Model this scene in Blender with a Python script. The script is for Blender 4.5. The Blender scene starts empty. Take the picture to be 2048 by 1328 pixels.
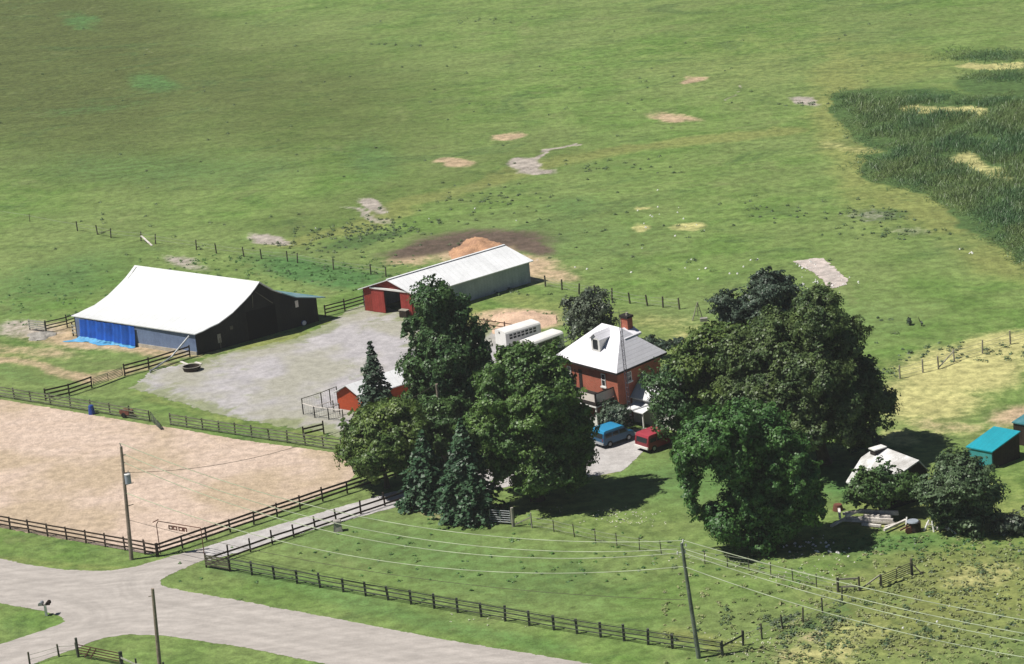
import bpy, math, random
import numpy as np
from mathutils import Vector
R = math.radians
scene = bpy.context.scene
col = scene.collection

# ------------------------------------------------------------------ camera
F_PX, PITCH, ROLL, CAM_H = 5600.0, R(17.5), R(5.5), 93.5
_f = np.array([0, math.cos(PITCH), -math.sin(PITCH)])
_r0 = np.array([1.0, 0, 0]); _u0 = np.array([0, math.sin(PITCH), math.cos(PITCH)])
_r = math.cos(ROLL)*_r0 - math.sin(ROLL)*_u0
_u = math.sin(ROLL)*_r0 + math.cos(ROLL)*_u0
CAM = np.array([0, 0, CAM_H])
from mathutils import Matrix
cd = bpy.data.cameras.new("camera"); cam = bpy.data.objects.new("camera", cd); col.objects.link(cam)
cd.lens = F_PX/2048*36.0; cd.sensor_width = 36.0; cd.clip_start = 1.0; cd.clip_end = 20000
m = Matrix(((_r[0], _u[0], -_f[0], 0), (_r[1], _u[1], -_f[1], 0), (_r[2], _u[2], -_f[2], CAM_H), (0, 0, 0, 1)))
cam.matrix_world = m
scene.camera = cam

# ------------------------------------------------------------------ light
SUN_EL, SUN_AZ = R(59), R(-97)        # azimuth from +Y clockwise: the sun stands to the left
sdir = Vector((math.sin(SUN_AZ)*math.cos(SUN_EL), math.cos(SUN_AZ)*math.cos(SUN_EL), math.sin(SUN_EL)))
w = bpy.data.worlds.new("World"); scene.world = w; w.use_nodes = True
nt = w.node_tree; bg = nt.nodes["Background"]
sky = nt.nodes.new("ShaderNodeTexSky"); sky.sky_type = 'NISHITA'; sky.sun_disc = False
sky.air_density = 0.7; sky.dust_density = 0.3; sky.altitude = 800; sky.sun_elevation = SUN_EL; sky.sun_rotation = SUN_AZ % (2*math.pi)
nt.links.new(sky.outputs[0], bg.inputs[0]); bg.inputs[1].default_value = 0.05
sl = bpy.data.lights.new("sun", 'SUN'); sl.energy = 5.0; sl.angle = R(0.5); sl.color = (1.0, 0.955, 0.88)
so = bpy.data.objects.new("sun", sl); col.objects.link(so)
so.rotation_euler = sdir.to_track_quat('Z', 'Y').to_euler(); so.location = (0, 300, 200)
scene.view_settings.view_transform = 'Standard'; scene.view_settings.look = 'None'
scene.view_settings.exposure = 0.22; scene.view_settings.gamma = 1.0
scene.cycles.max_bounces = 5; scene.cycles.diffuse_bounces = 1; scene.cycles.transparent_max_bounces = 6

# ------------------------------------------------------------------ placing helpers
def ray(px, py):
    d = _f*F_PX + (px-1024)*_r - (py-664)*_u
    return d/np.linalg.norm(d)
def P(px, py, z=0.0):
    d = ray(px, py); return CAM + d*((z-CAM_H)/d[2])
def proj(pts):
    q = np.asarray(pts, float)-CAM
    dz = q@_f
    return 1024+F_PX*(q@_r)/dz, 664-F_PX*(q@_u)/dz
def scale_at(p): return F_PX/float((np.asarray(p)-CAM)@_f)
def Z(base, py):
    """height above ground point base whose picture row is py"""
    lo, hi = -2.0, 40.0
    for _ in range(40):
        mid = (lo+hi)/2; v = proj(np.array([base[0], base[1], mid]))[1]
        if v > py: lo = mid
        else: hi = mid
    return (lo+hi)/2
def upright(base, px, py, depth=0.0):
    """point on the vertical plane through base that faces the viewer"""
    d = ray(px, py); b = np.array([base[0], base[1]+depth, 0])
    return CAM + d*((b[1]-CAM[1])/d[1])
class Frame:
    def __init__(s, A, B, flip=False):
        s.A = np.array([A[0], A[1], 0.0]); B = np.array([B[0], B[1], 0.0])
        s.L = float(np.linalg.norm(B-s.A)); s.d = (B-s.A)/s.L
        n = np.array([s.d[1], -s.d[0], 0.0]); s.n = -n if flip else n
    def pt(s, a, z=0.0, o=0.0): return s.A+s.d*a+s.n*o+np.array([0, 0, z])
    def hit(s, px, py, o=0.0):
        d = ray(px, py); A = s.A+s.n*o
        t = ((A-CAM)@s.n)/(d@s.n); p = CAM+d*t
        return float((p-s.A)@s.d), float(p[2])
ORG = {}
def setp(o, label=None, cat=None, group=None, kind=None):
    if label: o["label"] = label
    if cat: o["category"] = cat
    if group: o["group"] = group
    if kind: o["kind"] = kind
    return o
def thing(name, loc, label, cat, group=None, kind=None):
    o = bpy.data.objects.new(name, None); col.objects.link(o); o.empty_display_size = 0.3
    o.location = tuple(float(v) for v in loc); ORG[o.name] = np.array(loc, float)
    return setp(o, label, cat, group, kind)
def mesh_obj(name, V, Fc, mat, parent=None, org=None, uv=None, smooth=False):
    if org is None: org = ORG[parent.name] if parent is not None else np.zeros(3)
    me = bpy.data.meshes.new(name)
    V = np.asarray(V, float)-org
    if isinstance(Fc, np.ndarray):
        k = Fc.shape[1]; n = len(Fc)
        me.vertices.add(len(V)); me.vertices.foreach_set("co", V.astype(np.float32).ravel())
        me.loops.add(n*k); me.loops.foreach_set("vertex_index", Fc.astype(np.int32).ravel())
        me.polygons.add(n); me.polygons.foreach_set("loop_start", np.arange(0, n*k, k, dtype=np.int32))
        me.update(calc_edges=True)
    else:
        me.from_pydata([tuple(v) for v in V], [], Fc)
    if smooth: me.polygons.foreach_set("use_smooth", np.ones(len(me.polygons), bool))
    me.materials.append(mat)
    if uv is not None:
        l = me.uv_layers.new(name="UVMap"); l.data.foreach_set("uv", np.asarray(uv, np.float32).ravel())
    o = bpy.data.objects.new(name, me); col.objects.link(o)
    if parent is not None: o.parent = parent; ORG[o.name] = org
    else: o.location = tuple(org); ORG[o.name] = np.array(org, float)
    return o
class MB:
    def __init__(s): s.v = []; s.f = []
    def poly(s, pts):
        i = len(s.v); s.v += [np.array(p, float) for p in pts]; s.f.append(tuple(range(i, i+len(pts)))); return s
    def hexa(s, b, t):
        """b, t: four corners each, bottom and top (same order)"""
        i = len(s.v); s.v += [np.array(p, float) for p in list(b)+list(t)]
        s.f += [(i+3, i+2, i+1, i), (i+4, i+5, i+6, i+7)]+[(i+k, i+(k+1) % 4, i+4+(k+1) % 4, i+4+k) for k in range(4)]; return s
    def fbox(s, fr, a0, a1, z0, z1, o0, o1):
        return s.hexa([fr.pt(a0, z0, o0), fr.pt(a1, z0, o0), fr.pt(a1, z0, o1), fr.pt(a0, z0, o1)],
                      [fr.pt(a0, z1, o0), fr.pt(a1, z1, o0), fr.pt(a1, z1, o1), fr.pt(a0, z1, o1)])
    def prism(s, pts, vec):
        i = len(s.v); n = len(pts); vec = np.array(vec, float)
        s.v += [np.array(p, float) for p in pts]+[np.array(p, float)+vec for p in pts]
        s.f += [tuple(range(i+n-1, i-1, -1)), tuple(range(i+n, i+2*n))]+[(i+k, i+(k+1) % n, i+n+(k+1) % n, i+n+k) for k in range(n)]; return s
    def slab(s, pts, th):
        return s.prism(pts, (0, 0, -th))
    def tube(s, p0, p1, r0, r1=None, n=8):
        r1 = r0 if r1 is None else r1
        p0 = np.array(p0, float); p1 = np.array(p1, float); d = p1-p0; d = d/(np.linalg.norm(d)+1e-9)
        a = np.cross(d, [0, 0, 1.0]);
        if np.linalg.norm(a) < 1e-3: a = np.array([1.0, 0, 0])
        a /= np.linalg.norm(a); b = np.cross(d, a); i = len(s.v)
        for p, r in ((p0, r0), (p1, r1)):
            for k in range(n):
                t = 2*math.pi*k/n; s.v.append(p+(a*math.cos(t)+b*math.sin(t))*r)
        s.f += [(i+k, i+(k+1) % n, i+n+(k+1) % n, i+n+k) for k in range(n)]
        s.f += [tuple(range(i+n-1, i-1, -1)), tuple(range(i+n, i+2*n))]; return s
    def beam(s, p0, p1, w_, h_):
        p0 = np.array(p0, float); p1 = np.array(p1, float); d = p1-p0; d /= np.linalg.norm(d)
        a = np.cross(d, [0, 0, 1.0])
        if np.linalg.norm(a) < 1e-3: a = np.array([1.0, 0, 0])
        a /= np.linalg.norm(a); b = np.cross(a, d); c = [(-w_/2, -h_/2), (w_/2, -h_/2), (w_/2, h_/2), (-w_/2, h_/2)]
        return s.hexa([p0+a*x+b*y for x, y in c], [p1+a*x+b*y for x, y in c])
    def build(s, name, mat, parent=None, org=None, smooth=False, label=None):
        uv = []
        for f in s.f:
            p = [s.v[k] for k in f]; n = np.zeros(3)
            for k in range(len(p)):
                n += np.cross(p[k], p[(k+1) % len(p)])
            n /= (np.linalg.norm(n)+1e-12)
            u = np.cross([0, 0, 1.0], n)
            u = np.array([1.0, 0, 0]) if np.linalg.norm(u) < 1e-3 else u/np.linalg.norm(u)
            v = np.cross(n, u)
            for q in p: uv.append((q@u, q@v))
        o = mesh_obj(name, s.v, s.f, mat, parent, org, uv, smooth)
        import bmesh
        bm = bmesh.new(); bm.from_mesh(o.data); bmesh.ops.recalc_face_normals(bm, faces=bm.faces); bm.to_mesh(o.data); bm.free()
        if label: o["label"] = label
        return o

# ------------------------------------------------------------------ materials
class NT:
    def __init__(s, name):
        s.m = bpy.data.materials.new(name); s.m.use_nodes = True; s.t = s.m.node_tree
        s.b = s.t.nodes["Principled BSDF"]; s.out = s.t.nodes["Material Output"]
        s.b.inputs["Specular IOR Level"].default_value = 0.15; s.b.inputs["Roughness"].default_value = 0.9
    def n(s, typ, **k):
        x = s.t.nodes.new(typ)
        for a, b in k.items(): setattr(x, a, b)
        return x
    def l(s, a, b):
        if isinstance(a, (int, float)): b.default_value = a
        elif isinstance(a, tuple): b.default_value = (*a, 1.0) if len(a) == 3 else a
        else: s.t.links.new(a, b)
    def pos(s): return s.n("ShaderNodeNewGeometry").outputs["Position"]
    def uv(s): return s.n("ShaderNodeUVMap").outputs[0]
    def noise(s, vec, scale, detail=3, rough=0.55, dist=0.0):
        x = s.n("ShaderNodeTexNoise"); x.inputs["Scale"].default_value = scale; x.inputs["Detail"].default_value = detail
        x.inputs["Roughness"].default_value = rough; x.inputs["Distortion"].default_value = dist; s.l(vec, x.inputs["Vector"]); return x.outputs[0]
    def mapv(s, vec, scale=(1, 1, 1), rot=(0, 0, 0), loc=(0, 0, 0)):
        x = s.n("ShaderNodeMapping"); s.l(vec, x.inputs[0]); x.inputs["Scale"].default_value = scale
        x.inputs["Rotation"].default_value = rot; x.inputs["Location"].default_value = loc; return x.outputs[0]
    def math(s, op, a, b=0.0, c=None, clamp=False):
        x = s.n("ShaderNodeMath", operation=op, use_clamp=clamp); s.l(a, x.inputs[0]); s.l(b, x.inputs[1])
        if c is not None: s.l(c, x.inputs[2])
        return x.outputs[0]
    def ramp(s, a, lo, hi, o0=0.0, o1=1.0):
        x = s.n("ShaderNodeMapRange", interpolation_type='SMOOTHSTEP'); s.l(a, x.inputs[0])
        for i, v in zip((1, 2, 3, 4), (lo, hi, o0, o1)): x.inputs[i].default_value = v
        return x.outputs[0]
    def mix(s, f, a, b):
        x = s.n("ShaderNodeMix", data_type='RGBA'); s.l(f, x.inputs[0]); s.l(a, x.inputs[6]); s.l(b, x.inputs[7]); return x.outputs[2]
    def mul(s, a, f):
        x = s.n("ShaderNodeMix", data_type='RGBA', blend_type='MULTIPLY'); x.inputs[0].default_value = 1.0
        s.l(a, x.inputs[6])
        c = s.n("ShaderNodeCombineColor"); [s.l(f, c.inputs[k]) for k in range(3)]
        s.l(c.outputs[0], x.inputs[7]); return x.outputs[2]
    def bump(s, h, strength=0.5, dist=0.1):
        x = s.n("ShaderNodeBump"); x.inputs["Strength"].default_value = strength; x.inputs["Distance"].default_value = dist
        s.l(h, x.inputs["Height"]); s.l(x.outputs[0], s.b.inputs["Normal"])
    def attr(s, name):
        return s.n("ShaderNodeAttribute", attribute_name=name)
    def color(s, c): s.l(c, s.b.inputs["Base Color"]); return s.m

def simple(name, c, var=0.25, scale=1.5, rough=0.85, spec=0.15, metal=0.0, bump=0.0, stripes=None, c2=None, blot=0.35):
    """plain surface with blotches, grain and optional board/sheet seams (stripes = (spacing, axis, depth))"""
    t = NT(name); p = t.pos(); t.b.inputs["Roughness"].default_value = rough; t.b.inputs["Specular IOR Level"].default_value = spec
    t.b.inputs["Metallic"].default_value = metal
    n1 = t.noise(p, scale*0.4, 4, 0.6); n2 = t.noise(p, scale*5, 3)
    c2 = c2 or tuple(v*(1-blot) for v in c)
    cc = t.mix(t.ramp(n1, 0.35, 0.7), c, c2)
    k = t.ramp(n2, 0.2, 0.8, 1-var*0.6, 1+var*0.6)
    cc = t.mul(cc, k)
    h = n2
    if stripes:
        sp, ax, dep = stripes
        u = t.n("ShaderNodeSeparateXYZ"); t.l(t.uv(), u.inputs[0]); a = u.outputs[ax]
        fr = t.math('FRACT', t.math('DIVIDE', a, sp))
        line = t.ramp(t.math('ABSOLUTE', t.math('SUBTRACT', fr, 0.5)), 0.38, 0.5, 1.0, 1-dep)
        cell = t.noise(t.math('FLOOR', t.math('DIVIDE', a, sp)), 7.3, 0)
        cc = t.mul(cc, line); cc = t.mul(cc, t.ramp(cell, 0.2, 0.8, 1-dep*0.45, 1+dep*0.3))
        if bump: t.bump(line, bump, 0.03)
    elif bump: t.bump(h, bump, 0.05)
    return t.color(cc)

def bricks(name):
    t = NT(name); x = t.n("ShaderNodeTexBrick"); t.l(t.uv(), x.inputs["Vector"])
    x.inputs["Scale"].default_value = 1.0; x.inputs["Brick Width"].default_value = 0.24; x.inputs["Row Height"].default_value = 0.085
    x.inputs["Mortar Size"].default_value = 0.012
    x.inputs["Color1"].default_value = (0.47, 0.095, 0.055, 1); x.inputs["Color2"].default_value = (0.40, 0.070, 0.035, 1); x.inputs["Mortar"].default_value = (0.36, 0.24, 0.17, 1)
    c = t.mul(x.outputs[0], t.ramp(t.noise(t.pos(), 0.9, 4), 0.3, 0.7, 0.82, 1.12)); return t.color(c)

M = {}
M['white_roof'] = simple('white_metal_roof', (0.66, 0.675, 0.68), 0.07, 0.5, 0.55, 0.3, stripes=(0.9, 0, 0.10), bump=0.2, blot=0.08)
M['shed_roof'] = simple('white_ribbed_roof', (0.80, 0.81, 0.82), 0.10, 0.8, 0.5, 0.3, stripes=(0.75, 0, 0.10), bump=0.2, blot=0.12)
M['house_roof'] = simple('white_shingle_roof', (0.80, 0.79, 0.84), 0.10, 1.0, 0.7, 0.2, stripes=(0.42, 1, 0.20), bump=0.3, blot=0.10)
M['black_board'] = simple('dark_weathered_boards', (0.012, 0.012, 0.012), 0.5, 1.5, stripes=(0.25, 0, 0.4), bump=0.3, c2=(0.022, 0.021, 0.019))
M['old_roof'] = simple('weathered_white_roof', (0.66, 0.66, 0.66), 0.25, 1.6, 0.7, 0.2, stripes=(0.6, 0, 0.15), c2=(0.40, 0.39, 0.37))
M['blue_wall'] = simple('faded_blue_siding', (0.17, 0.225, 0.36), 0.2, 1.2, stripes=(0.6, 0, 0.12), c2=(0.12, 0.16, 0.27))
M['skirt'] = simple('pale_plank', (0.55, 0.50, 0.42), 0.3, 2)
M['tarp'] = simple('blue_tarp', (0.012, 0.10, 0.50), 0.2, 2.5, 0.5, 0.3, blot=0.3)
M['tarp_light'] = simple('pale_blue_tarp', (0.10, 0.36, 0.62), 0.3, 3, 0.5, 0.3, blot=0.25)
M['teal_roof'] = simple('teal_metal_roof', (0.035, 0.17, 0.20), 0.15, 1, 0.5, 0.3, stripes=(0.5, 0, 0.12), c2=(0.10, 0.25, 0.28))
M['leanto_roof'] = simple('grey_teal_roof', (0.06, 0.20, 0.24), 0.15, 0.8, 0.5, 0.3, stripes=(0.5, 0, 0.12), c2=(0.26, 0.34, 0.36))
M['teal_bright'] = simple('turquoise_metal', (0.015, 0.30, 0.38), 0.12, 1, 0.5, 0.3, stripes=(0.45, 0, 0.10), blot=0.12)
M['teal_wall'] = simple('turquoise_wall', (0.06, 0.33, 0.34), 0.15, 1.2, stripes=(0.3, 0, 0.12), blot=0.15)
M['dark_brown'] = simple('dark_brown_boards', (0.045, 0.033, 0.026), 0.4, 1.5, stripes=(0.3, 0, 0.3))
M['red_board'] = simple('red_painted_boards', (0.27, 0.045, 0.032), 0.3, 1.6, stripes=(0.28, 0, 0.3), bump=0.2, c2=(0.19, 0.04, 0.03))
M['red_door'] = simple('red_door_boards', (0.33, 0.055, 0.045), 0.25, 2, stripes=(0.3, 0, 0.25), bump=0.2, blot=0.2)
M['orange_red'] = simple('orange_red_boards', (0.46, 0.085, 0.035), 0.2, 1.6, stripes=(0.2, 1, 0.18), blot=0.2)
M['grey_metal'] = simple('grey_metal_siding', (0.36, 0.40, 0.44), 0.2, 1.2, 0.6, 0.3, stripes=(0.45, 0, 0.14), c2=(0.24, 0.29, 0.34))
M['brick'] = bricks('red_brick')
M['white_paint'] = simple('white_paint', (0.78, 0.77, 0.74), 0.12, 2, 0.5, 0.3, blot=0.12)
M['cream_paint'] = simple('pinkish_white_paint', (0.74, 0.67, 0.62), 0.12, 2, 0.6, 0.2, blot=0.15)
M['dark_trim'] = simple('dark_trim', (0.035, 0.03, 0.028), 0.3, 2)
M['glass'] = simple('window_glass', (0.025, 0.03, 0.035), 0.1, 1, 0.12, 0.5, blot=0.1)
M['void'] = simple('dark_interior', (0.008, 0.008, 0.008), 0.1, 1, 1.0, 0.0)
M['fence_dark'] = simple('dark_stained_fence', (0.040, 0.026, 0.021), 0.5, 3, c2=(0.075, 0.055, 0.045))
M['fence_green'] = simple('mossy_dark_fence', (0.040, 0.045, 0.036), 0.5, 3, c2=(0.10, 0.11, 0.09))
M['fence_grey'] = simple('weathered_grey_green_fence', (0.19, 0.20, 0.145), 0.5, 3, c2=(0.09, 0.10, 0.06))
M['fence_pale'] = simple('pale_weathered_boards', (0.42, 0.42, 0.36), 0.4, 3)
M['fence_brown'] = simple('brown_thin_fence', (0.11, 0.055, 0.04), 0.4, 3)
M['post'] = simple('weathered_post', (0.13, 0.12, 0.085), 0.5, 3, c2=(0.06, 0.06, 0.045))
M['post_pale'] = simple('pale_post', (0.33, 0.31, 0.26), 0.4, 3)
M['wire'] = simple('dull_wire', (0.30, 0.32, 0.25), 0.2, 2)
M['cable'] = simple('weathered_cable', (0.46, 0.52, 0.36), 0.1, 1)
M['cable_dark'] = simple('dark_cable', (0.10, 0.09, 0.07), 0.1, 1)
M['galv'] = simple('galvanised_steel', (0.42, 0.44, 0.45), 0.2, 3, 0.45, 0.4, 0.3)
M['lattice'] = simple('tower_steel', (0.10, 0.09, 0.12), 0.2, 3, 0.6, 0.3)
M['pole'] = simple('utility_pole_wood', (0.30, 0.245, 0.20), 0.4, 1.5, c2=(0.20, 0.165, 0.13))
M['pole_green'] = simple('treated_pole_wood', (0.16, 0.19, 0.15), 0.4, 1.5, c2=(0.07, 0.09, 0.07))
M['transformer'] = simple('transformer_grey', (0.34, 0.38, 0.44), 0.1, 2, 0.5, 0.3)
M['blue_plastic'] = simple('blue_plastic', (0.015, 0.06, 0.30), 0.2, 3, 0.4, 0.4)
M['rust'] = simple('rusty_iron', (0.17, 0.07, 0.05), 0.4, 4)
M['bark'] = simple('bark', (0.085, 0.068, 0.05), 0.5, 4, bump=0.4)
M['bark_pale'] = simple('pale_bark', (0.24, 0.20, 0.17), 0.4, 4, bump=0.4)
M['log'] = simple('bleached_timber', (0.74, 0.70, 0.66), 0.5, 3, c2=(0.48, 0.44, 0.40))
M['van_blue'] = simple('blue_van_paint', (0.012, 0.085, 0.18), 0.05, 1, 0.35, 0.5, blot=0.1)
M['van_blue_roof'] = simple('bright_blue_van_roof', (0.03, 0.25, 0.47), 0.06, 1, 0.35, 0.4, blot=0.1)
M['van_red_roof'] = simple('lighter_red_van_roof', (0.34, 0.04, 0.06), 0.05, 1, 0.5, 0.3, blot=0.15)  # van roof in a lighter red than the body
M['van_red'] = simple('dark_red_van_paint', (0.21, 0.015, 0.025), 0.05, 1, 0.35, 0.5, blot=0.1)
M['rubber'] = simple('rubber', (0.02, 0.02, 0.02), 0.2, 3)
M['stone'] = simple('grey_stone', (0.36, 0.34, 0.31), 0.5, 3, bump=0.5, blot=0.4)
M['sand_heap'] = simple('tan_sand_heap', (0.50, 0.29, 0.17), 0.45, 1.2, bump=0.8, c2=(0.33, 0.19, 0.12))
M['sand_pale'] = simple('pale_sand_heap', (0.60, 0.42, 0.30), 0.35, 1.0, bump=0.6, blot=0.2)

def leaf_mat(name, c, c2, trans=0.25, sc=0.45):
    t = NT(name); p = t.pos()
    n1 = t.noise(p, sc, 3, 0.6, 0.4); n2 = t.noise(p, 3.1, 1)
    cc = t.mix(t.ramp(n1, 0.35, 0.65), c, c2); cc = t.mul(cc, t.ramp(n2, 0.25, 0.75, 0.6, 1.45))
    d = t.n("ShaderNodeBsdfDiffuse"); tr = t.n("ShaderNodeBsdfTranslucent"); gl = t.n("ShaderNodeBsdfGlossy"); gl.inputs["Roughness"].default_value = 0.45
    t.l(cc, d.inputs[0]); t.l(cc, tr.inputs[0])
    mx = t.n("ShaderNodeMixShader"); mx.inputs[0].default_value = trans; t.l(d.outputs[0], mx.inputs[1]); t.l(tr.outputs[0], mx.inputs[2])
    m2 = t.n("ShaderNodeMixShader"); m2.inputs[0].default_value = 0.03; t.l(mx.outputs[0], m2.inputs[1]); t.l(gl.outputs[0], m2.inputs[2])
    t.l(m2.outputs[0], t.out.inputs[0]); t.m.node_tree.nodes.remove(t.b); return t.m
M['leaf_dark'] = leaf_mat('dark_maple_leaves', (0.075, 0.145, 0.042), (0.050, 0.110, 0.040))
M['leaf_bright'] = leaf_mat('bright_maple_leaves', (0.125, 0.215, 0.050), (0.070, 0.140, 0.038))
M['leaf_mid'] = leaf_mat('mid_green_leaves', (0.095, 0.170, 0.048), (0.060, 0.125, 0.040))
M['leaf_giant'] = leaf_mat('dusty_dark_leaves', (0.115, 0.165, 0.052), (0.065, 0.110, 0.040))
M['leaf_olive'] = leaf_mat('olive_leaves', (0.140, 0.200, 0.045), (0.080, 0.142, 0.036))
M['leaf_blue'] = leaf_mat('bluish_leaves', (0.085, 0.125, 0.078), (0.060, 0.095, 0.065))
M['leaf_grey'] = leaf_mat('greyish_leaves', (0.130, 0.160, 0.105), (0.090, 0.118, 0.080))
M['leaf_willow'] = leaf_mat('pale_willow_leaves', (0.120, 0.180, 0.085), (0.085, 0.140, 0.065))
M['leaf_pasture'] = leaf_mat('fresh_green_leaves', (0.088, 0.195, 0.045), (0.055, 0.135, 0.038))
M['needle'] = leaf_mat('spruce_needles', (0.055, 0.090, 0.050), (0.038, 0.068, 0.042), 0.08)
M['needle_blue'] = leaf_mat('blue_spruce_needles', (0.052, 0.108, 0.048), (0.034, 0.078, 0.038), 0.08)
M['reed'] = leaf_mat('cattail_reeds', (0.072, 0.155, 0.055), (0.150, 0.215, 0.070), 0.3, 0.085)
M['weed'] = leaf_mat('field_weeds', (0.070, 0.125, 0.050), (0.095, 0.130, 0.065), 0.2)
M['bankweed'] = leaf_mat('bank_weeds', (0.180, 0.235, 0.080), (0.270, 0.290, 0.125), 0.3, 0.2)
M['flower'] = simple('white_flowers', (0.62, 0.62, 0.48), 0.2, 3)

# ------------------------------------------------------------------ ground
rng = np.random.default_rng(7); random.seed(7)
def axis(lo, hi, step, far, n):
    a = np.arange(lo, hi+step, step); g = np.geomspace(step*2, far, n)
    return np.concatenate([a[0]-g[::-1], a, a[-1]+g])
def smooth(x): x = np.clip(x, 0, 1); return x*x*(3-2*x)
gx = axis(-105, 125, 0.6, 2600, 14); gy = axis(212, 520, 0.7, 2600, 14)
GX, GY = np.meshgrid(gx, gy); GV = np.stack([GX.ravel(), GY.ravel(), np.zeros(GX.size)], 1)
nx, ny = len(gx), len(gy); idx = np.arange(nx*ny).reshape(ny, nx)
GF = np.stack([idx[:-1, :-1].ravel(), idx[:-1, 1:].ravel(), idx[1:, 1:].ravel(), idx[1:, :-1].ravel()], 1)
front = (GV-CAM)@_f > 30
PU, PV = proj(GV); PU[~front] = -99999; PV[~front] = 99999
def vnoise(sc, seed):
    r_ = np.random.default_rng(seed); g = r_.normal(size=(96, 96)); x = (GV[:, 0]+4000)/sc % 95; y = (GV[:, 1]+4000)/sc % 95
    i = x.astype(int); j = y.astype(int); fx = smooth(x-i); fy = smooth(y-j)
    return g[j, i]*(1-fx)*(1-fy)+g[j, i+1]*fx*(1-fy)+g[j+1, i]*(1-fx)*fy+g[j+1, i+1]*fx*fy
TU, TV = PU.copy(), PV.copy()
PU = PU+12*vnoise(9, 1)+6*vnoise(3.1, 2)+4*vnoise(1.3, 8); PV = PV+3.4*vnoise(9, 3)+2.0*vnoise(3.1, 4)+1.2*vnoise(1.3, 9)
def blob(u, v, ru, rv, ang=0.0, soft=0.6):
    a = R(ang); dx = PU-u; dy = PV-v; x = (dx*math.cos(a)+dy*math.sin(a))/ru; y = (-dx*math.sin(a)+dy*math.cos(a))/rv
    d = np.sqrt(x*x+y*y); return smooth((1+soft-d)/(2*soft))
def strip(pts, wid, soft=0.6):
    best = np.full(PU.shape, 1e9)
    for (a, b), (c, d) in zip(pts[:-1], pts[1:]):
        ex, ey = c-a, (d-b)*3; L = ex*ex+ey*ey; t = np.clip(((PU-a)*ex+(PV-b)*3*ey)/L, 0, 1)
        best = np.minimum(best, np.hypot(PU-a-t*ex, (PV-b)*3-t*ey))
    return smooth((1+soft-best/wid)/(2*soft))
def mx(*a):
    r = np.zeros(PU.shape)
    for x in a: r = np.maximum(r, x)
    return r
def seg_dist(X, Y, poly):
    n = len(poly); d = np.full(X.shape, 1e9); inside = np.zeros(X.shape, bool)
    for i in range(n):
        ax, ay = poly[i]; bx, by = poly[(i+1) % n]; ex, ey = bx-ax, by-ay
        tt = np.clip(((X-ax)*ex+(Y-ay)*ey)/(ex*ex+ey*ey+1e-9), 0, 1)
        d = np.minimum(d, np.hypot(X-ax-tt*ex, Y-ay-tt*ey))
        cnd = ((ay > Y) != (by > Y)) & (X < (bx-ax)*(Y-ay)/(by-ay+1e-12)+ax); inside ^= cnd
    return np.where(inside, d, -d)
def pmask(pts, soft):
    bx = [q[0] for q in pts]; by = [q[1]*2.2 for q in pts]; sel = (TU > min(bx)-60) & (TU < max(bx)+60) & (TV*2.2 > min(by)-60) & (TV*2.2 < max(by)+60)
    r = np.zeros(PU.shape); r[sel] = smooth(.5+seg_dist(PU[sel], PV[sel]*2.2, list(zip(bx, by)))/(2*soft)); return r
RPOLY = [(1663, 188), (1700, 178), (1760, 188), (1860, 184), (1960, 190), (2110, 186), (2110, 560), (2055, 535), (2020, 505), (1980, 475), (1950, 440), (1900, 420), (1860, 395), (1800, 372), (1740, 360), (1712, 338), (1722, 315), (1770, 300), (1735, 288), (1700, 262), (1690, 235), (1668, 215)]
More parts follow.
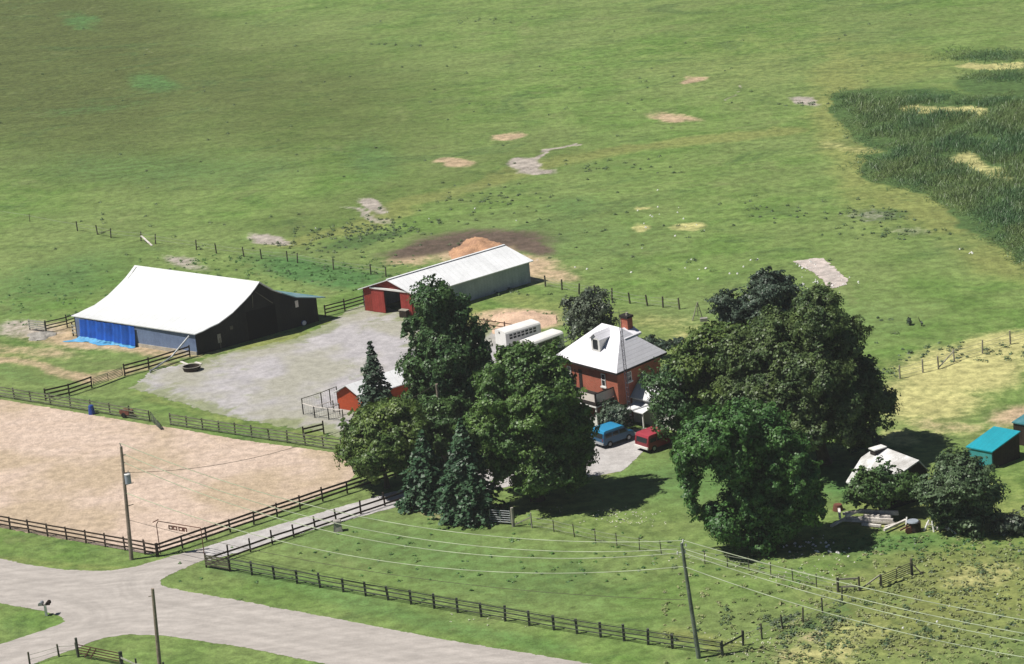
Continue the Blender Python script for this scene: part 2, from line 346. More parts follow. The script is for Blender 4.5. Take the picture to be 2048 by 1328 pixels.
masks = {
 'olive': mx(blob(60, 90, 420, 230, 15, .6)*1.0, blob(520, 190, 420, 130, 8, .8)*.75, blob(230, 300, 300, 90, 0, .7)*.6, blob(0, 60, 200, 200, 0, .8), blob(1700, 30, 500, 60, 0, .8)*.25,  # olive grass tone, plus upper-left vignette darkness painted into the colour
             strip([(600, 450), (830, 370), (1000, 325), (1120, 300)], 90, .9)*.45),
 'yellow': mx(blob(1900, 1200, 330, 110, -14, .8)*.85, blob(1700, 1240, 120, 40, -14, .8)*.6, strip([(560, 490), (700, 455), (850, 400), (1010, 350), (1150, 320), (1330, 290), (1600, 262)], 30, .8)*.8, blob(1700, 260, 70, 190, -15, .6)*.8, blob(1850, 420, 160, 40, 18, .7)*.9,
              blob(1780, 130, 170, 40, 0, .7)*.6, blob(2000, 520, 120, 40, 20, .8)*.8, blob(1500, 120, 250, 90, 0, .9)*.35, strip([(0, 700), (90, 745), (200, 760)], 40)*.5,
              strip([(1060, 600), (1400, 680), (1780, 740)], 60, .9)*.5, blob(540, 690, 90, 12, -15)*1.0, blob(660, 645, 30, 10, -20)*.7, strip([(280, 790), (450, 835), (640, 870)], 20)*.5,
              strip([(-50, 1110), (260, 1135), (420, 1125)], 25)*.5, blob(1900, 1010, 260, 70, 0, .7)*.6, blob(1250, 1040, 150, 40, 5, .8)*.3, blob(980, 640, 110, 25, 0, .6)*.7,
              strip([(1480, 1300), (1400, 1280), (1340, 1270)], 40)*.7, blob(780, 725, 60, 30, 0, .7)*.4),
 'straw': mx(blob(1700, 292, 60, 12, 10)*.5, blob(1925, 740, 150, 55, -8, .5)*1.0, blob(1850, 800, 120, 50, 0, .6)*.9, blob(1990, 700, 120, 35, -15, .5)*.9, 
             blob(1280, 454, 20, 8)*.9, blob(1380, 453, 30, 7)*.9, blob(1283, 420, 14, 4)*.8, blob(1995, 132, 70, 7, -3)*1.3, blob(1870, 216, 75, 7, 5)*1.0, blob(1930, 224, 40, 10, 0)*1.2, blob(1930, 322, 45, 16, 12)*1.0,
             blob(1985, 345, 50, 14, 20)*.7, blob(1790, 875, 45, 18)*.6, blob(1800, 1055, 110, 14, 5)*.55, blob(1880, 850, 120, 16, 5)*.5, blob(1400, 665, 60, 20, -12)*.6, blob(1330, 650, 80, 16, -10, .7)*.4,
             blob(1220, 930, 60, 14, -25)*.55, blob(1640, 1300, 90, 25, -15)*.9, blob(1720, 1260, 70, 20, 0)*.6, blob(1960, 1150, 80, 26, -10)*.7, blob(1330, 645, 30, 9)*.4),
 'dirt': mx(blob(1398, 155, 26, 9)*1.0, blob(1363, 235, 40, 10, 3)*1.0, blob(1037, 276, 36, 9, -3)*1.0, blob(912, 325, 42, 8, 3)*1.0, blob(1060, 540, 75, 28, 0, .7)*.95, blob(960, 498, 100, 24, -5, .7)*1.0, blob(820, 518, 50, 16, -8, .7)*.8, blob(1115, 555, 50, 13, 0, .8)*.8, blob(1040, 640, 85, 22, 0, .5)*1.1, blob(1000, 668, 90, 24, 0, .6)*.8,
            blob(250, 685, 190, 20, 5, .5)*.9, blob(120, 660, 90, 20, 0, .6)*.8, blob(60, 700, 110, 16, 5, .6)*.6, blob(330, 705, 90, 14, 5)*.7, strip([(-40, 715), (60, 728), (180, 762), (250, 750)], 22)*.75, strip([(180, 762), (330, 730)], 26)*.6,
            blob(960, 1040, 70, 10, 3)*.9, blob(860, 1020, 50, 8, 20)*.8, blob(2030, 832, 60, 22, -5)*.9, blob(1900, 850, 90, 10, 5)*.5, blob(1590, 1290, 60, 16, -20)*.8, blob(1150, 540, 30, 6)*.5),
 'mud': mx(blob(748, 412, 30, 11, 12)*1.1, blob(730, 428, 55, 6, 14)*.7, blob(538, 478, 40, 10, 12)*1.0, blob(1052, 330, 32, 13, 5)*1.2, blob(1070, 345, 40, 5, 0)*.9, strip([(1060, 328), (1095, 308), (1150, 290)], 5, .8)*.9, blob(375, 525, 50, 12, 15)*.7,
           blob(70, 655, 70, 18, 0, .6)*.7, blob(1610, 205, 28, 9)*.9, blob(1720, 430, 55, 14, 0, .7)*.45, blob(1820, 460, 60, 9, 0, .7)*.45, blob(540, 640, 5, 5)*0, strip([(1440, 205), (1495, 172)], 3, .8)*.6, strip([(290, 90), (300, 105)], 3)*.4),
 'manure': mx(blob(975, 478, 140, 20, 0, .7), blob(840, 500, 80, 14, -10, .7), blob(1060, 492, 55, 16, 15, .7), blob(900, 485, 90, 16, -6, .6)),
 'lush': mx(blob(640, 545, 150, 26, 8, .6), blob(120, 560, 160, 50, -15, .8)*.6, blob(330, 340, 300, 40, 0, .8)*.45, blob(740, 320, 60, 50, 0, .8)*.5, blob(1150, 410, 70, 22, 0, .8)*.5, blob(165, 42, 34, 18, 5, .6)*.75, blob(315, 165, 50, 18, 5, .7)*.7,
            blob(1100, 480, 260, 60, 0, .9)*.4, blob(1600, 640, 300, 70, 0, .9)*.35, blob(900, 1120, 420, 80, 12, .8)*.5, blob(1420, 960, 230, 60, 0, .8)*.6, blob(1800, 1090, 140, 22, -5, .6)*.6, strip([(420, 1125), (800, 1230), (1100, 1300)], 50, .7)*.5, blob(1660, 960, 60, 50, 0, .7)*.8,
            blob(70, 750, 130, 22, 5, .7)*.4),
 'weedy': mx(pmask(RPOLY, 16)*1.1, blob(1650, 1240, 120, 26, -15, .7)*.55, blob(1800, 1200, 120, 30, -10, .7)*.4, blob(1890, 260, 200, 75, 12, .25)*1.2, blob(1990, 390, 150, 90, 25, .25)*1.2, blob(1800, 215, 120, 35, 5, .3)*1.2, blob(2010, 170, 90, 26, 0, .4), blob(1960, 110, 70, 12)*.5,
             blob(720, 480, 110, 14, -12, .6)*.7, blob(1200, 335, 110, 20, 0, .8)*.35, blob(1740, 430, 60, 16, 0, .6)*.6, blob(1550, 420, 60, 12, 0, .6)*.4, blob(790, 90, 60, 10)*.4, blob(1250, 335, 60, 8)*.4, blob(200, 215, 160, 14, -5, .8)*.5, blob(90, 430, 150, 20, 0, .8)*.3),
}
gnd = mesh_obj("ground", GV, GF, bpy.data.materials.new("tmp"))
setp(gnd, "grassy farm pasture with worn patches", None, kind="structure")
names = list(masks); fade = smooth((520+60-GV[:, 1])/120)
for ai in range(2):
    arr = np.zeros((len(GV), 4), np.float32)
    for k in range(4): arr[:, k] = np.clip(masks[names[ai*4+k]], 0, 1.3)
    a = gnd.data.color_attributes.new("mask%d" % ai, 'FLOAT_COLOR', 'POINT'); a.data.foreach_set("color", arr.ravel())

t = NT("meadow"); p = t.pos()
L1 = t.noise(p, 0.028, 3, 0.6); L2 = t.noise(p, 0.16, 4, 0.62, 0.6); L3 = t.noise(p, 0.9, 4, 0.65); L4 = t.noise(p, 4.5, 3, 0.6)
c = t.mix(t.ramp(L2, 0.36, 0.64), (0.108, 0.190, 0.042), (0.160, 0.235, 0.066))
c = t.mix(t.ramp(L1, 0.35, 0.65, 0, 0.7), c, (0.175, 0.225, 0.078))
sep = []
for ai in range(2):
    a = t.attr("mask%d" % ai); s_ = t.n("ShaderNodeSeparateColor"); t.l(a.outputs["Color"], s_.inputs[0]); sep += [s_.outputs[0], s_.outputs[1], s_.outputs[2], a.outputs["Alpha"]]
nz = t.math('ADD', t.math('MULTIPLY', L3, 0.6), t.math('MULTIPLY', L2, 0.4))
def edge(mask, lo, hi, amp):
    return t.ramp(t.math('ADD', mask, t.math('MULTIPLY', t.math('SUBTRACT', nz, 0.5), amp)), lo, hi)
c = t.mix(edge(sep[1], 0.15, 0.9, 1.2), c, (0.200, 0.228, 0.072))
c = t.mix(edge(sep[0], 0.0, 1.1, 0.7), c, (0.092, 0.116, 0.036))  # olive grass tint that also carries the painted upper-left darkening
c = t.mix(edge(sep[6], 0.1, 1.0, 1.0), c, (0.080, 0.172, 0.052))
c = t.mix(t.ramp(t.noise(t.mapv(p, (1, 1.5, 1), (0, 0, -.2), (31, 7, 0)), 0.055, 6, 0.72, 1.2), 0.54, 0.66, 0, 0.5), c, (0.070, 0.125, 0.040))
c = t.mix(t.ramp(t.noise(t.mapv(p, (1, 1.3, 1), (0, 0, .3), (3, 70, 0)), 0.075, 6, 0.72, 1.0), 0.57, 0.68, 0, 0.45), c, (0.185, 0.215, 0.085))
c = t.mix(edge(sep[7], 0.25, 0.75, 1.6), c, (0.075, 0.130, 0.040))
c = t.mix(edge(sep[2], 0.2, 1.0, 1.5), c, (0.43, 0.41, 0.175))
c = t.mix(edge(sep[3], 0.2, 0.95, 1.3), c, (0.43, 0.325, 0.21))
c = t.mix(edge(sep[4], 0.25, 0.85, 1.3), c, (0.36, 0.32, 0.28))
c = t.mix(edge(sep[5], 0.2, 0.95, 1.3), c, (0.115, 0.085, 0.065))
spk = t.ramp(L3, 0.30, 0.72, 0.72, 1.26)
c = t.mul(c, t.ramp(t.noise(t.mapv(p, (1, 2.6, 1), (0, 0, .12)), 0.11, 5, 0.7, 0.8), 0.3, 0.7, 0.84, 1.14)); c = t.mul(c, spk); c = t.mul(c, t.ramp(L4, 0.25, 0.75, 0.86, 1.14))
dk = t.ramp(t.noise(p, 0.55, 5, 0.7, 0.4), 0.60, 0.72, 1.0, 0.68); c = t.mul(c, dk)
t.bump(t.math('ADD', L3, t.math('MULTIPLY', L4, 0.35)), 0.55, 0.25)
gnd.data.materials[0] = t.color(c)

def sheet(name, px, mat, z, step=0.45, rim=0.45, label=None):
    poly = [P(*q)[:2] for q in px]; A = np.array(poly); lo = A.min(0)-1; hi = A.max(0)+1
    xs = np.arange(lo[0], hi[0]+step, step); ys = np.arange(lo[1], hi[1]+step, step)
    X, Y = np.meshgrid(xs, ys); D = seg_dist(X, Y, poly)
    V = np.stack([X.ravel(), Y.ravel(), np.full(X.size, z)], 1); i = np.arange(X.size).reshape(X.shape)
    Fc = np.stack([i[:-1, :-1].ravel(), i[:-1, 1:].ravel(), i[1:, 1:].ravel(), i[1:, :-1].ravel()], 1)
    d = D.ravel(); keep = d[Fc].max(1) > -rim; Fc = Fc[keep]
    used = np.unique(Fc); re = np.full(len(V), -1); re[used] = np.arange(len(used)); Fc = re[Fc]; V = V[used]
    o = mesh_obj(name, V, Fc, mat); a = o.data.attributes.new("edge", 'FLOAT', 'POINT'); a.data.foreach_set("value", d[used].astype(np.float32))
    setp(o, label, kind="structure"); return o
def sheet_mat(name, c1, c2, scale, amp, grass=0.0, streak=False, ang=0.0, speck=0.15, bumpv=0.3, c3=None, aspect=1.0):
    t = NT(name); p = t.pos(); q = t.mapv(p, (1.0, aspect, 1), (0, 0, ang))
    n1 = t.noise(q, scale, 4, 0.6); n2 = t.noise(p, 1.1, 4, 0.65); n3 = t.noise(p, 6, 2)
    c = t.mix(t.ramp(n1, 0.32, 0.68), c1, c2)
    if c3: c = t.mix(t.ramp(t.noise(p, scale*0.35, 3), 0.42, 0.62), c, c3)
    e = t.attr("edge").outputs["Fac"]
    if streak:
        cv = t.n("ShaderNodeCombineXYZ"); t.l(e, cv.inputs[0]); c = t.mul(c, t.ramp(t.noise(cv.outputs[0], 0.9, 2), 0.3, 0.7, 0.90, 1.07))
    if grass:
        g = t.noise(q, 0.14, 5, 0.68, 0.5)
        ge = t.math('ADD', g, t.ramp(e, 0.0, 3.5, 0.16, 0.0)); c = t.mix(t.ramp(ge, 0.56, 0.70, 0, grass), c, (0.20, 0.23, 0.10))
    c = t.mul(c, t.ramp(n2, 0.3, 0.7, 1-speck, 1+speck)); c = t.mul(c, t.ramp(n3, 0.3, 0.7, 1-speck*.7, 1+speck*.7))
    t.color(c); t.bump(n2, bumpv, 0.15)
    al = t.math('GREATER_THAN', t.math('ADD', e, t.math('MULTIPLY', t.math('SUBTRACT', n2, 0.5), amp)), -0.05)
    tr = t.n("ShaderNodeBsdfTransparent"); mxs = t.n("ShaderNodeMixShader"); t.l(al, mxs.inputs[0]); t.l(tr.outputs[0], mxs.inputs[1]); t.l(t.b.outputs[0], mxs.inputs[2]); t.l(mxs.outputs[0], t.out.inputs[0])
    return t.m
road_dir = P(1180, 1328)-P(320, 1165); RA = math.atan2(road_dir[1], road_dir[0])
m_road = sheet_mat("gravel_road", (0.43, 0.395, 0.365), (0.35, 0.32, 0.295), 0.25, 0.7, streak=True, ang=-RA, speck=0.06, aspect=5.0)
m_drive = sheet_mat("driveway_gravel", (0.47, 0.45, 0.44), (0.38, 0.36, 0.35), 0.5, 0.6, speck=0.10)
m_yard = sheet_mat("yard_gravel", (0.42, 0.40, 0.41), (0.34, 0.325, 0.335), 0.3, 2.2, grass=0.75, speck=0.14, c3=(0.33, 0.32, 0.27))
m_arena = sheet_mat("arena_sand", (0.53, 0.42, 0.345), (0.48, 0.375, 0.30), 0.22, 0.7, speck=0.19, bumpv=0.9, c3=(0.42, 0.33, 0.235), aspect=2.2)
m_slab = sheet_mat("broken_concrete", (0.52, 0.45, 0.41), (0.40, 0.36, 0.33), 0.5, 1.2, speck=0.2)
sheet("riding_arena", [(-160, 775), (0, 799), (230, 838), (300, 850), (345, 856), (480, 880), (680, 907), (708, 925), (712, 945), (690, 972), (560, 1022), (400, 1076), (300, 1108), (150, 1082), (-160, 1026)], m_arena, 0.010, label="sandy riding arena")
sheet("gravel_yard", [(262, 775), (310, 740), (400, 722), (455, 706), (540, 688), (590, 678), (650, 652), (700, 618), (735, 606), (828, 630), (845, 645), (830, 690), (960, 664), (1010, 650), (1120, 690), (1100, 740), (1000, 800), (960, 870), (800, 880), (690, 878), (640, 862), (560, 852), (470, 836), (400, 818), (320, 792)], m_yard, 0.014, step=0.5, rim=1.2, label="gravel farmyard")
sheet("road", [(-260, 1077), (0, 1118), (60, 1131), (140, 1141), (220, 1142), (275, 1133), (330, 1117), (412, 1094), (450, 1112), (410, 1119), (352, 1143), (318, 1160), (322, 1172), (360, 1181), (500, 1206), (680, 1240), (900, 1282), (1100, 1315), (1400, 1366), (1800, 1440), (1800, 1560), (900, 1375), (660, 1329), (480, 1293), (330, 1271), (250, 1268), (200, 1277), (150, 1297), (60, 1330), (-60, 1372), (-260, 1440), (-260, 1378), (-60, 1310), (0, 1289), (60, 1270), (118, 1250), (133, 1242), (120, 1231), (85, 1221), (0, 1206), (-260, 1160)], m_road, 0.018, label="pale gravel road")
sheet("driveway", [(404, 1097), (500, 1067), (640, 1026), (790, 983), (900, 955), (1010, 930), (1120, 905), (1195, 868), (1275, 858), (1300, 872), (1290, 900), (1245, 942), (1180, 954), (1080, 960), (960, 985), (800, 1012), (650, 1052), (500, 1098), (414, 1122)], m_drive, 0.022, step=0.35, label="pale gravel driveway")
sheet("concrete_slab", [(1588, 523), (1630, 517), (1645, 517), (1660, 530), (1695, 560), (1690, 570), (1665, 577), (1655, 572), (1648, 560), (1625, 545)], m_slab, 0.03, step=0.3, label="cracked concrete slab in the pasture")

# ------------------------------------------------------------------ trees
def leaf_quads(C, Nrm, size, rs, elong=1.0):
    """quads centred at C with normals Nrm"""
    n = len(C); a = np.cross(Nrm, rs.normal(size=(n, 3))); a /= np.linalg.norm(a, axis=1, keepdims=True)+1e-9
    b = np.cross(Nrm, a); s = (size*rs.uniform(0.6, 1.3, n))[:, None]/2
    V = np.stack([C-a*s*elong-b*s*0.6, C+a*s*elong-b*s*.6, C+a*s*elong*0.7+b*s, C-a*s*elong*.7+b*s], 1).reshape(-1, 3)
    return V
def quads_obj(name, V, mat, parent=None, **k):
    Fc = np.arange(len(V)).reshape(-1, 4); return mesh_obj(name, V, Fc, mat, parent, **k)
def crown(lobes, rs, clump=1.0, leaf=0.30, per=64, density=1.0, ragged=0.35, inner=0.35):
    """lobes: list of (centre xyz, radius). Clumps sit on the outside of the union of the lobes."""
    big = list(lobes); lobes = []
    for c0, r0 in big:
        if r0 < 1.3: lobes.append((c0, r0)); continue
        lobes.append((c0, r0*0.74)); n = int(8+r0*r0*1.4)
        d = rs.normal(size=(n, 3)); d /= np.linalg.norm(d, axis=1, keepdims=True); d[:, 2] = np.where(d[:, 2] < -0.3, -d[:, 2], d[:, 2])
        for k in range(n):
            r1 = min(r0*rs.uniform(0.18, 0.42), rs.uniform(0.6, 1.8)); q = c0+d[k]*(r0*rs.uniform(.80, 1.2)-r1*.75)
            if q[2] > r1*.5: lobes.append((q, r1))
    Cs = np.array([l[0] for l in lobes]); Rs = np.array([l[1] for l in lobes]); out = []
    cc = []; cn = []; cr = []
    for c0, r0 in lobes:
        n = max(10, int(4*math.pi*r0*r0/(clump*clump*1.5)*density))
        d = rs.normal(size=(n, 3)); d /= np.linalg.norm(d, axis=1, keepdims=True)
        rr = r0*(1-ragged*rs.uniform(0, 1, n)**1.5*0.9+0.10*rs.normal(size=n))
        q = c0+d*rr[:, None]*np.array([1, 1, 0.92])
        dep = (np.linalg.norm(q[:, None]-Cs[None], axis=2)/Rs[None]).min(1)
        k = (dep > 0.72) & (q[:, 2] > 0.15); cc.append(q[k]); cn.append(d[k]); cr.append(clump*rs.uniform(0.55, 1.25, k.sum()))
        m_ = int(n*inner); d2 = rs.normal(size=(m_, 3)); d2 /= np.linalg.norm(d2, axis=1, keepdims=True)
        q2 = c0+d2*r0*rs.uniform(0.3, 0.75, m_)[:, None]; k2 = q2[:, 2] > 0.6
        cc.append(q2[k2]); cn.append(d2[k2]); cr.append(clump*rs.uniform(0.8, 1.3, k2.sum()))
    cc = np.concatenate(cc); cn = np.concatenate(cn); cr = np.concatenate(cr)
    spray = rs.uniform(size=len(cc)) < 0.14; cc = cc+cn*(spray*rs.uniform(.25, .9, len(cc)))[:, None]*min(1.0, clump*1.6); cr = np.where(spray, cr*.6, cr)
    hol = cc[rs.choice(len(cc), len(cc)//38+1, replace=False)]+(0 if len(cc) > 600 else 99.0); hr_ = rs.uniform(.3, .85, len(hol))*min(1.2, clump*1.7)
    kk = (np.linalg.norm(cc[:, None]-hol[None], axis=2) > hr_[None]).all(1); cc, cn, cr = cc[kk], cn[kk], cr[kk]
    n = len(cc); d = rs.normal(size=(n, per, 3)); d /= np.linalg.norm(d, axis=2, keepdims=True)
    d[..., 2] = np.where(rs.uniform(size=(n, per)) < 0.65, np.abs(d[..., 2]), d[..., 2])
    q = cc[:, None]+d*(cr[:, None]*rs.uniform(0.55, 1.05, (n, per)))[..., None]*np.array([1.15, 1.15, 0.62])
    nn = d*0.8+cn[:, None]*0.8+np.array([0, 0, 0.35])+rs.normal(size=d.shape)*0.42
    nn /= np.linalg.norm(nn, axis=2, keepdims=True); q = q.reshape(-1, 3)
    for kf, am in ((1.3, .26), (2.6, .17), (5.5, .09)):
        kv = rs.normal(size=(3, 3))*kf; q = q+am*min(1.0, clump*1.6)*np.sin(q@kv.T+rs.uniform(0, 6.28, 3))
    q; nn = nn.reshape(-1, 3)
    k = q[:, 2] > 0.15; q = q[k]; nn = nn[k]
    return leaf_quads(q, nn, leaf, rs), cc
def limb_mesh(base, cc, lobes, rs, r0, h_trunk, nl=7):
    mb = MB(); base = np.array([base[0], base[1], 0.0]); top = base+np.array([rs.normal()*0.3, rs.normal()*0.3, h_trunk])
    cen = np.mean([l[0] for l in lobes], axis=0); mid = (base+top)/2+np.array([rs.normal()*.12, rs.normal()*.12, 0])
    mb.tube(base-[0, 0, .1], base+[0, 0, .5], r0*1.45, r0*1.05, 9); mb.tube(base+[0, 0, .45], mid, r0*1.05, r0*0.9, 9); mb.tube(mid, top, r0*0.9, r0*0.7, 9)
    tgt = sorted(lobes, key=lambda l: -l[1])[:nl]
    for c0, rr in tgt:
        e = np.array(c0); k = top+(e-top)*0.5+np.array([0, 0, rr*0.12]); mb.tube(top-[0, 0, .3], k, r0*0.5, r0*0.3, 6); mb.tube(k, e, r0*0.3, r0*0.10, 6)
        for _ in range(3):
            q = e+rs.normal(size=3)*rr*0.45; mb.tube(k+(e-k)*rs.uniform(.2, .8), q, r0*0.14, r0*0.04, 5)
    return mb
def broad(label, base_px, lobes_px, mat, seed, cat="tree", name="leafy_tree", clump=0.62, leaf=0.20, per=62, density=1.0, trunk=0.35, bark='bark', ragged=0.35, group=None, depth=1.0, inner=0.35, ht=None):
    rs = np.random.default_rng(seed); b = P(*base_px); s = scale_at(b); lobes = []
    for (u, v, r) in lobes_px:
        rr = r/s*0.95
        q = upright(b, u, v, rs.uniform(-0.5, 0.5)*rr*depth); q[2] = max(q[2], rr*0.55); lobes.append((q, rr))
    # fill the far and near sides so that the crown is as deep as it is wide
    xs = [l[0][0] for l in lobes]; wid = (max(xs)-min(xs))/2
    extra = []
    for q, rr in lobes:
        if rr < 0.9: continue
        off = wid*0.55*depth*rs.uniform(0.5, 1.0)*max(0.15, 1-abs(q[0]-b[0])/(wid+rr+.1))
        for sg in (-1, 1):
            e = q+np.array([0, sg*off, 0]); d_ = ray(*[float(x) for x in proj(q)])
            e = q+d_*np.array([1, 1, 0])*sg*off; e[2] = max(e[2]-rr*0.10, rr*.55); extra.append((e, rr*0.86))
    t_ = thing(name, (b[0], b[1], 0), label, cat, group)
    al = lobes+extra
    V, cc = crown(al, rs, clump, leaf, per, density, ragged, inner)
    quads_obj("crown", V, M[mat], t_)
    h = ht or max(0.5, min(l[0][2]-l[1]*0.4 for l in lobes)+0.8)
    limb_mesh(b, cc, al, rs, trunk, h).build("trunk", M[bark], t_)
    return t_
def spruce(label, base_px, top_px, half_px, mat, seed, whorls=26, group=None, low=0.04, name="spruce_tree"):
    rs = np.random.default_rng(seed); b = P(*base_px); H = Z(b, top_px[1]); s = scale_at(b); W = half_px/s
    t_ = thing(name, (b[0], b[1], 0), label, "tree", group); b = np.array([b[0], b[1], 0.0])
    C = []; N = []
    for wv in range(whorls):
        f = wv/(whorls-1); z = H*(low+(0.985-low)*f); r = W*(1-f)**0.85*(1.0+0.12*rs.normal())+0.12
        nb = max(5, int(7+r*4)); ph = rs.uniform(0, 6.28)
        for k in range(nb):
            a = ph+2*math.pi*k/nb+rs.normal()*0.15; L = r*rs.uniform(0.7, 1.15); m_ = max(3, int(L*13))
            tt = rs.uniform(0.08, 1.0, m_)**0.7; dr = np.array([math.cos(a), math.sin(a), 0]); sd = np.array([-math.sin(a), math.cos(a), 0])
            wd = 0.16+0.30*L*(1-tt)*0.9
            q = b+dr*(tt*L)[:, None]+sd*(rs.uniform(-1, 1, m_)*wd)[:, None]; q[:, 2] = z+L*(0.10*tt-0.42*tt**2)+rs.normal(size=m_)*0.07
            nn = np.array([0, 0, 1.0])+dr*0.45+rs.normal(size=(m_, 3))*0.45; nn /= np.linalg.norm(nn, axis=1, keepdims=True); C.append(q); N.append(nn)
    C = np.concatenate(C); N = np.concatenate(N); k = C[:, 2] > 0.1
    quads_obj("foliage", leaf_quads(C[k], N[k], 0.27, rs, 1.3), M[mat], t_)
    MB().tube(b-[0, 0, .1], b+[0, 0, H*0.97], 0.20, 0.02, 8).build("trunk", M['bark'], t_)
    return t_

broad("tall dark green tree with a narrow top, standing in front of the long shed's corner", (900, 893),
      [(866, 598, 34), (895, 635, 48), (848, 665, 40), (900, 700, 62), (948, 668, 24), (858, 745, 52), (920, 775, 60), (955, 725, 28), (842, 800, 38), (895, 835, 50), (945, 760, 30), (830, 720, 22)], 'leaf_dark', 11, trunk=0.42)
broad("large bright green tree between the tall dark tree and the brick house", (1078, 1000),
      [(1030, 740, 50), (1082, 722, 38), (1000, 785, 46), (1070, 800, 72), (1118, 790, 40), (985, 855, 52), (1062, 880, 85), (1130, 855, 52), (1160, 905, 34), (1010, 925, 45), (1092, 935, 60), (1145, 950, 30)], 'leaf_bright', 12, trunk=0.45)
broad("round olive green tree overhanging the driveway fence at the sand arena's corner", (774, 975),
      [(757, 842, 36), (722, 872, 42), (795, 832, 32), (810, 872, 42), (755, 895, 55), (706, 903, 28), (800, 915, 38), (735, 930, 26)], 'leaf_olive', 13, trunk=0.25, ht=2.0)
broad("medium round tree rising behind the two blue green spruces", (886, 930), [(862, 828, 30), (905, 828, 36), (842, 858, 30), (890, 870, 50), (940, 845, 32), (960, 880, 28)], 'leaf_mid', 14, trunk=0.25)
spruce("slender dark spruce beside the small red garage", (757, 845), (734, 684), 52, 'needle', 15, 20)
spruce("blue green spruce, right one of the pair by the driveway end", (940, 1035), (919, 838), 74, 'needle_blue', 16, 26)
spruce("blue green spruce with pale tips at the end of the driveway fence", (858, 1008), (838, 862), 68, 'needle_blue', 17, 22)
broad("low light green bush in the shade at the foot of the large bright tree", (1062, 1003), [(1048, 962, 24), (1084, 955, 24), (1100, 945, 18), (1068, 972, 20)], 'leaf_bright', 18, "bush", "bush", trunk=0.08, clump=.6)
broad("grey green open tree with bare pale branches behind the white trailers", (1193, 725), [(1190, 608, 28), (1160, 625, 26), (1212, 612, 18), (1165, 660, 28), (1200, 655, 26), (1150, 690, 16)], 'leaf_grey', 19, trunk=0.2, bark='bark_pale', density=.5, per=40, inner=.1, ragged=.5)
broad("bluish tree peaking above the dark tree mass, its topmost crown", (1568, 790), [(1545, 580, 34), (1502, 607, 28), (1446, 600, 20), (1470, 622, 28), (1585, 598, 26), (1535, 635, 48), (1430, 625, 14), (1480, 670, 40)], 'leaf_blue', 20, trunk=0.35)
broad("giant spreading dark green tree on the right behind the white gabled cottage", (1648, 925),
      [(1560, 680, 58), (1640, 630, 44), (1690, 678, 36), (1620, 735, 85), (1500, 715, 52), (1692, 765, 58), (1560, 785, 78), (1648, 820, 82), (1738, 795, 42), (1762, 825, 26), (1490, 790, 52), (1700, 855, 40), (1590, 860, 50)], 'leaf_giant', 21, trunk=0.6, clump=.7)
broad("yellow green tree at the front left of the big dark tree mass", (1432, 880), [(1428, 700, 44), (1378, 742, 38), (1440, 775, 52), (1362, 712, 18), (1402, 684, 26), (1475, 690, 38), (1400, 800, 38), (1460, 830, 36)], 'leaf_olive', 22, trunk=0.3)
broad("dark green tree overhanging the low white roofed wing of the brick house", (1360, 890), [(1328, 738, 18), (1354, 762, 32), (1318, 772, 20), (1350, 808, 38), (1392, 835, 38), (1300, 756, 12), (1336, 846, 24)], 'leaf_dark', 23, trunk=0.25, density=.7, inner=.15, clump=.85)
broad("bright round tree with drooping boughs on the lawn in front of the others", (1532, 1095),
      [(1425, 868, 50), (1482, 852, 42), (1530, 868, 50), (1570, 905, 44), (1392, 905, 44), (1470, 920, 62), (1542, 950, 50), (1600, 958, 38), (1622, 985, 28), (1505, 1000, 58), (1560, 1030, 48), (1608, 1010, 38), (1570, 975, 50), (1452, 1035, 34), (1522, 1065, 34), (1384, 960, 22), (1379, 988, 15), (1382, 1012, 11), (1386, 1032, 8), (1370, 915, 26), (1590, 930, 34), (1470, 1065, 24)], 'leaf_pasture', 24, trunk=0.4, ht=3.2)
broad("dense dark bush covering the front of the white gabled cottage", (1766, 1034), [(1742, 952, 20), (1716, 975, 18), (1703, 996, 12), (1768, 944, 18), (1730, 978, 26), (1780, 974, 30), (1810, 955, 14), (1812, 984, 20), (1750, 985, 24), (1708, 990, 12), (1798, 962, 22), (1826, 958, 12)], 'leaf_mid', 25, "bush", "bush", trunk=0.12, clump=.5, leaf=.2, density=.9, depth=.25)
broad("pale drooping willow like tree between the white cottage and the turquoise shed", (1925, 1058), [(1902, 940, 34), (1882, 985, 34), (1935, 965, 40), (1970, 990, 30), (1892, 1020, 38), (1950, 1028, 40), (1862, 1015, 20), (1985, 1040, 20), (1848, 1030, 14), (1930, 925, 18)], 'leaf_willow', 26, trunk=0.3, clump=.8)
broad("dark shrub against the front corner of the brick house", (1234, 868), [(1222, 818, 14), (1245, 822, 13), (1214, 838, 12), (1238, 840, 18)], 'leaf_blue', 27, "shrub", "shrub", trunk=0.06, clump=.5, leaf=.22)
broad("bluish shrub row behind the brick house roof", (1322, 716), [(1296, 682, 13), (1318, 686, 14), (1340, 690, 12), (1355, 685, 10)], 'leaf_blue', 28, "shrub", "shrub", trunk=0.06, clump=.5, leaf=.22)
broad("small bluish shrub up the slope behind the white cottage", (1733, 905), [(1722, 880, 14), (1742, 872, 13), (1714, 890, 10), (1750, 885, 10)], 'leaf_blue', 29, "shrub", "shrub", trunk=0.06, clump=.5, leaf=.22)
broad("low dark brush at the frame edge below the willow like tree", (2035, 1066), [(2010, 1050, 14), (2035, 1045, 18), (2065, 1050, 18)], 'leaf_grey', 30, "bush", "bush", trunk=0.06, clump=.5, leaf=.22)
broad("small upright dark sapling standing alone in the pasture", (1821, 650), [(1819, 638, 3), (1819, 643, 4), (1820, 647, 4)], 'leaf_blue', 31, "shrub", "shrub", trunk=0.04, clump=.16, leaf=.12, per=16)
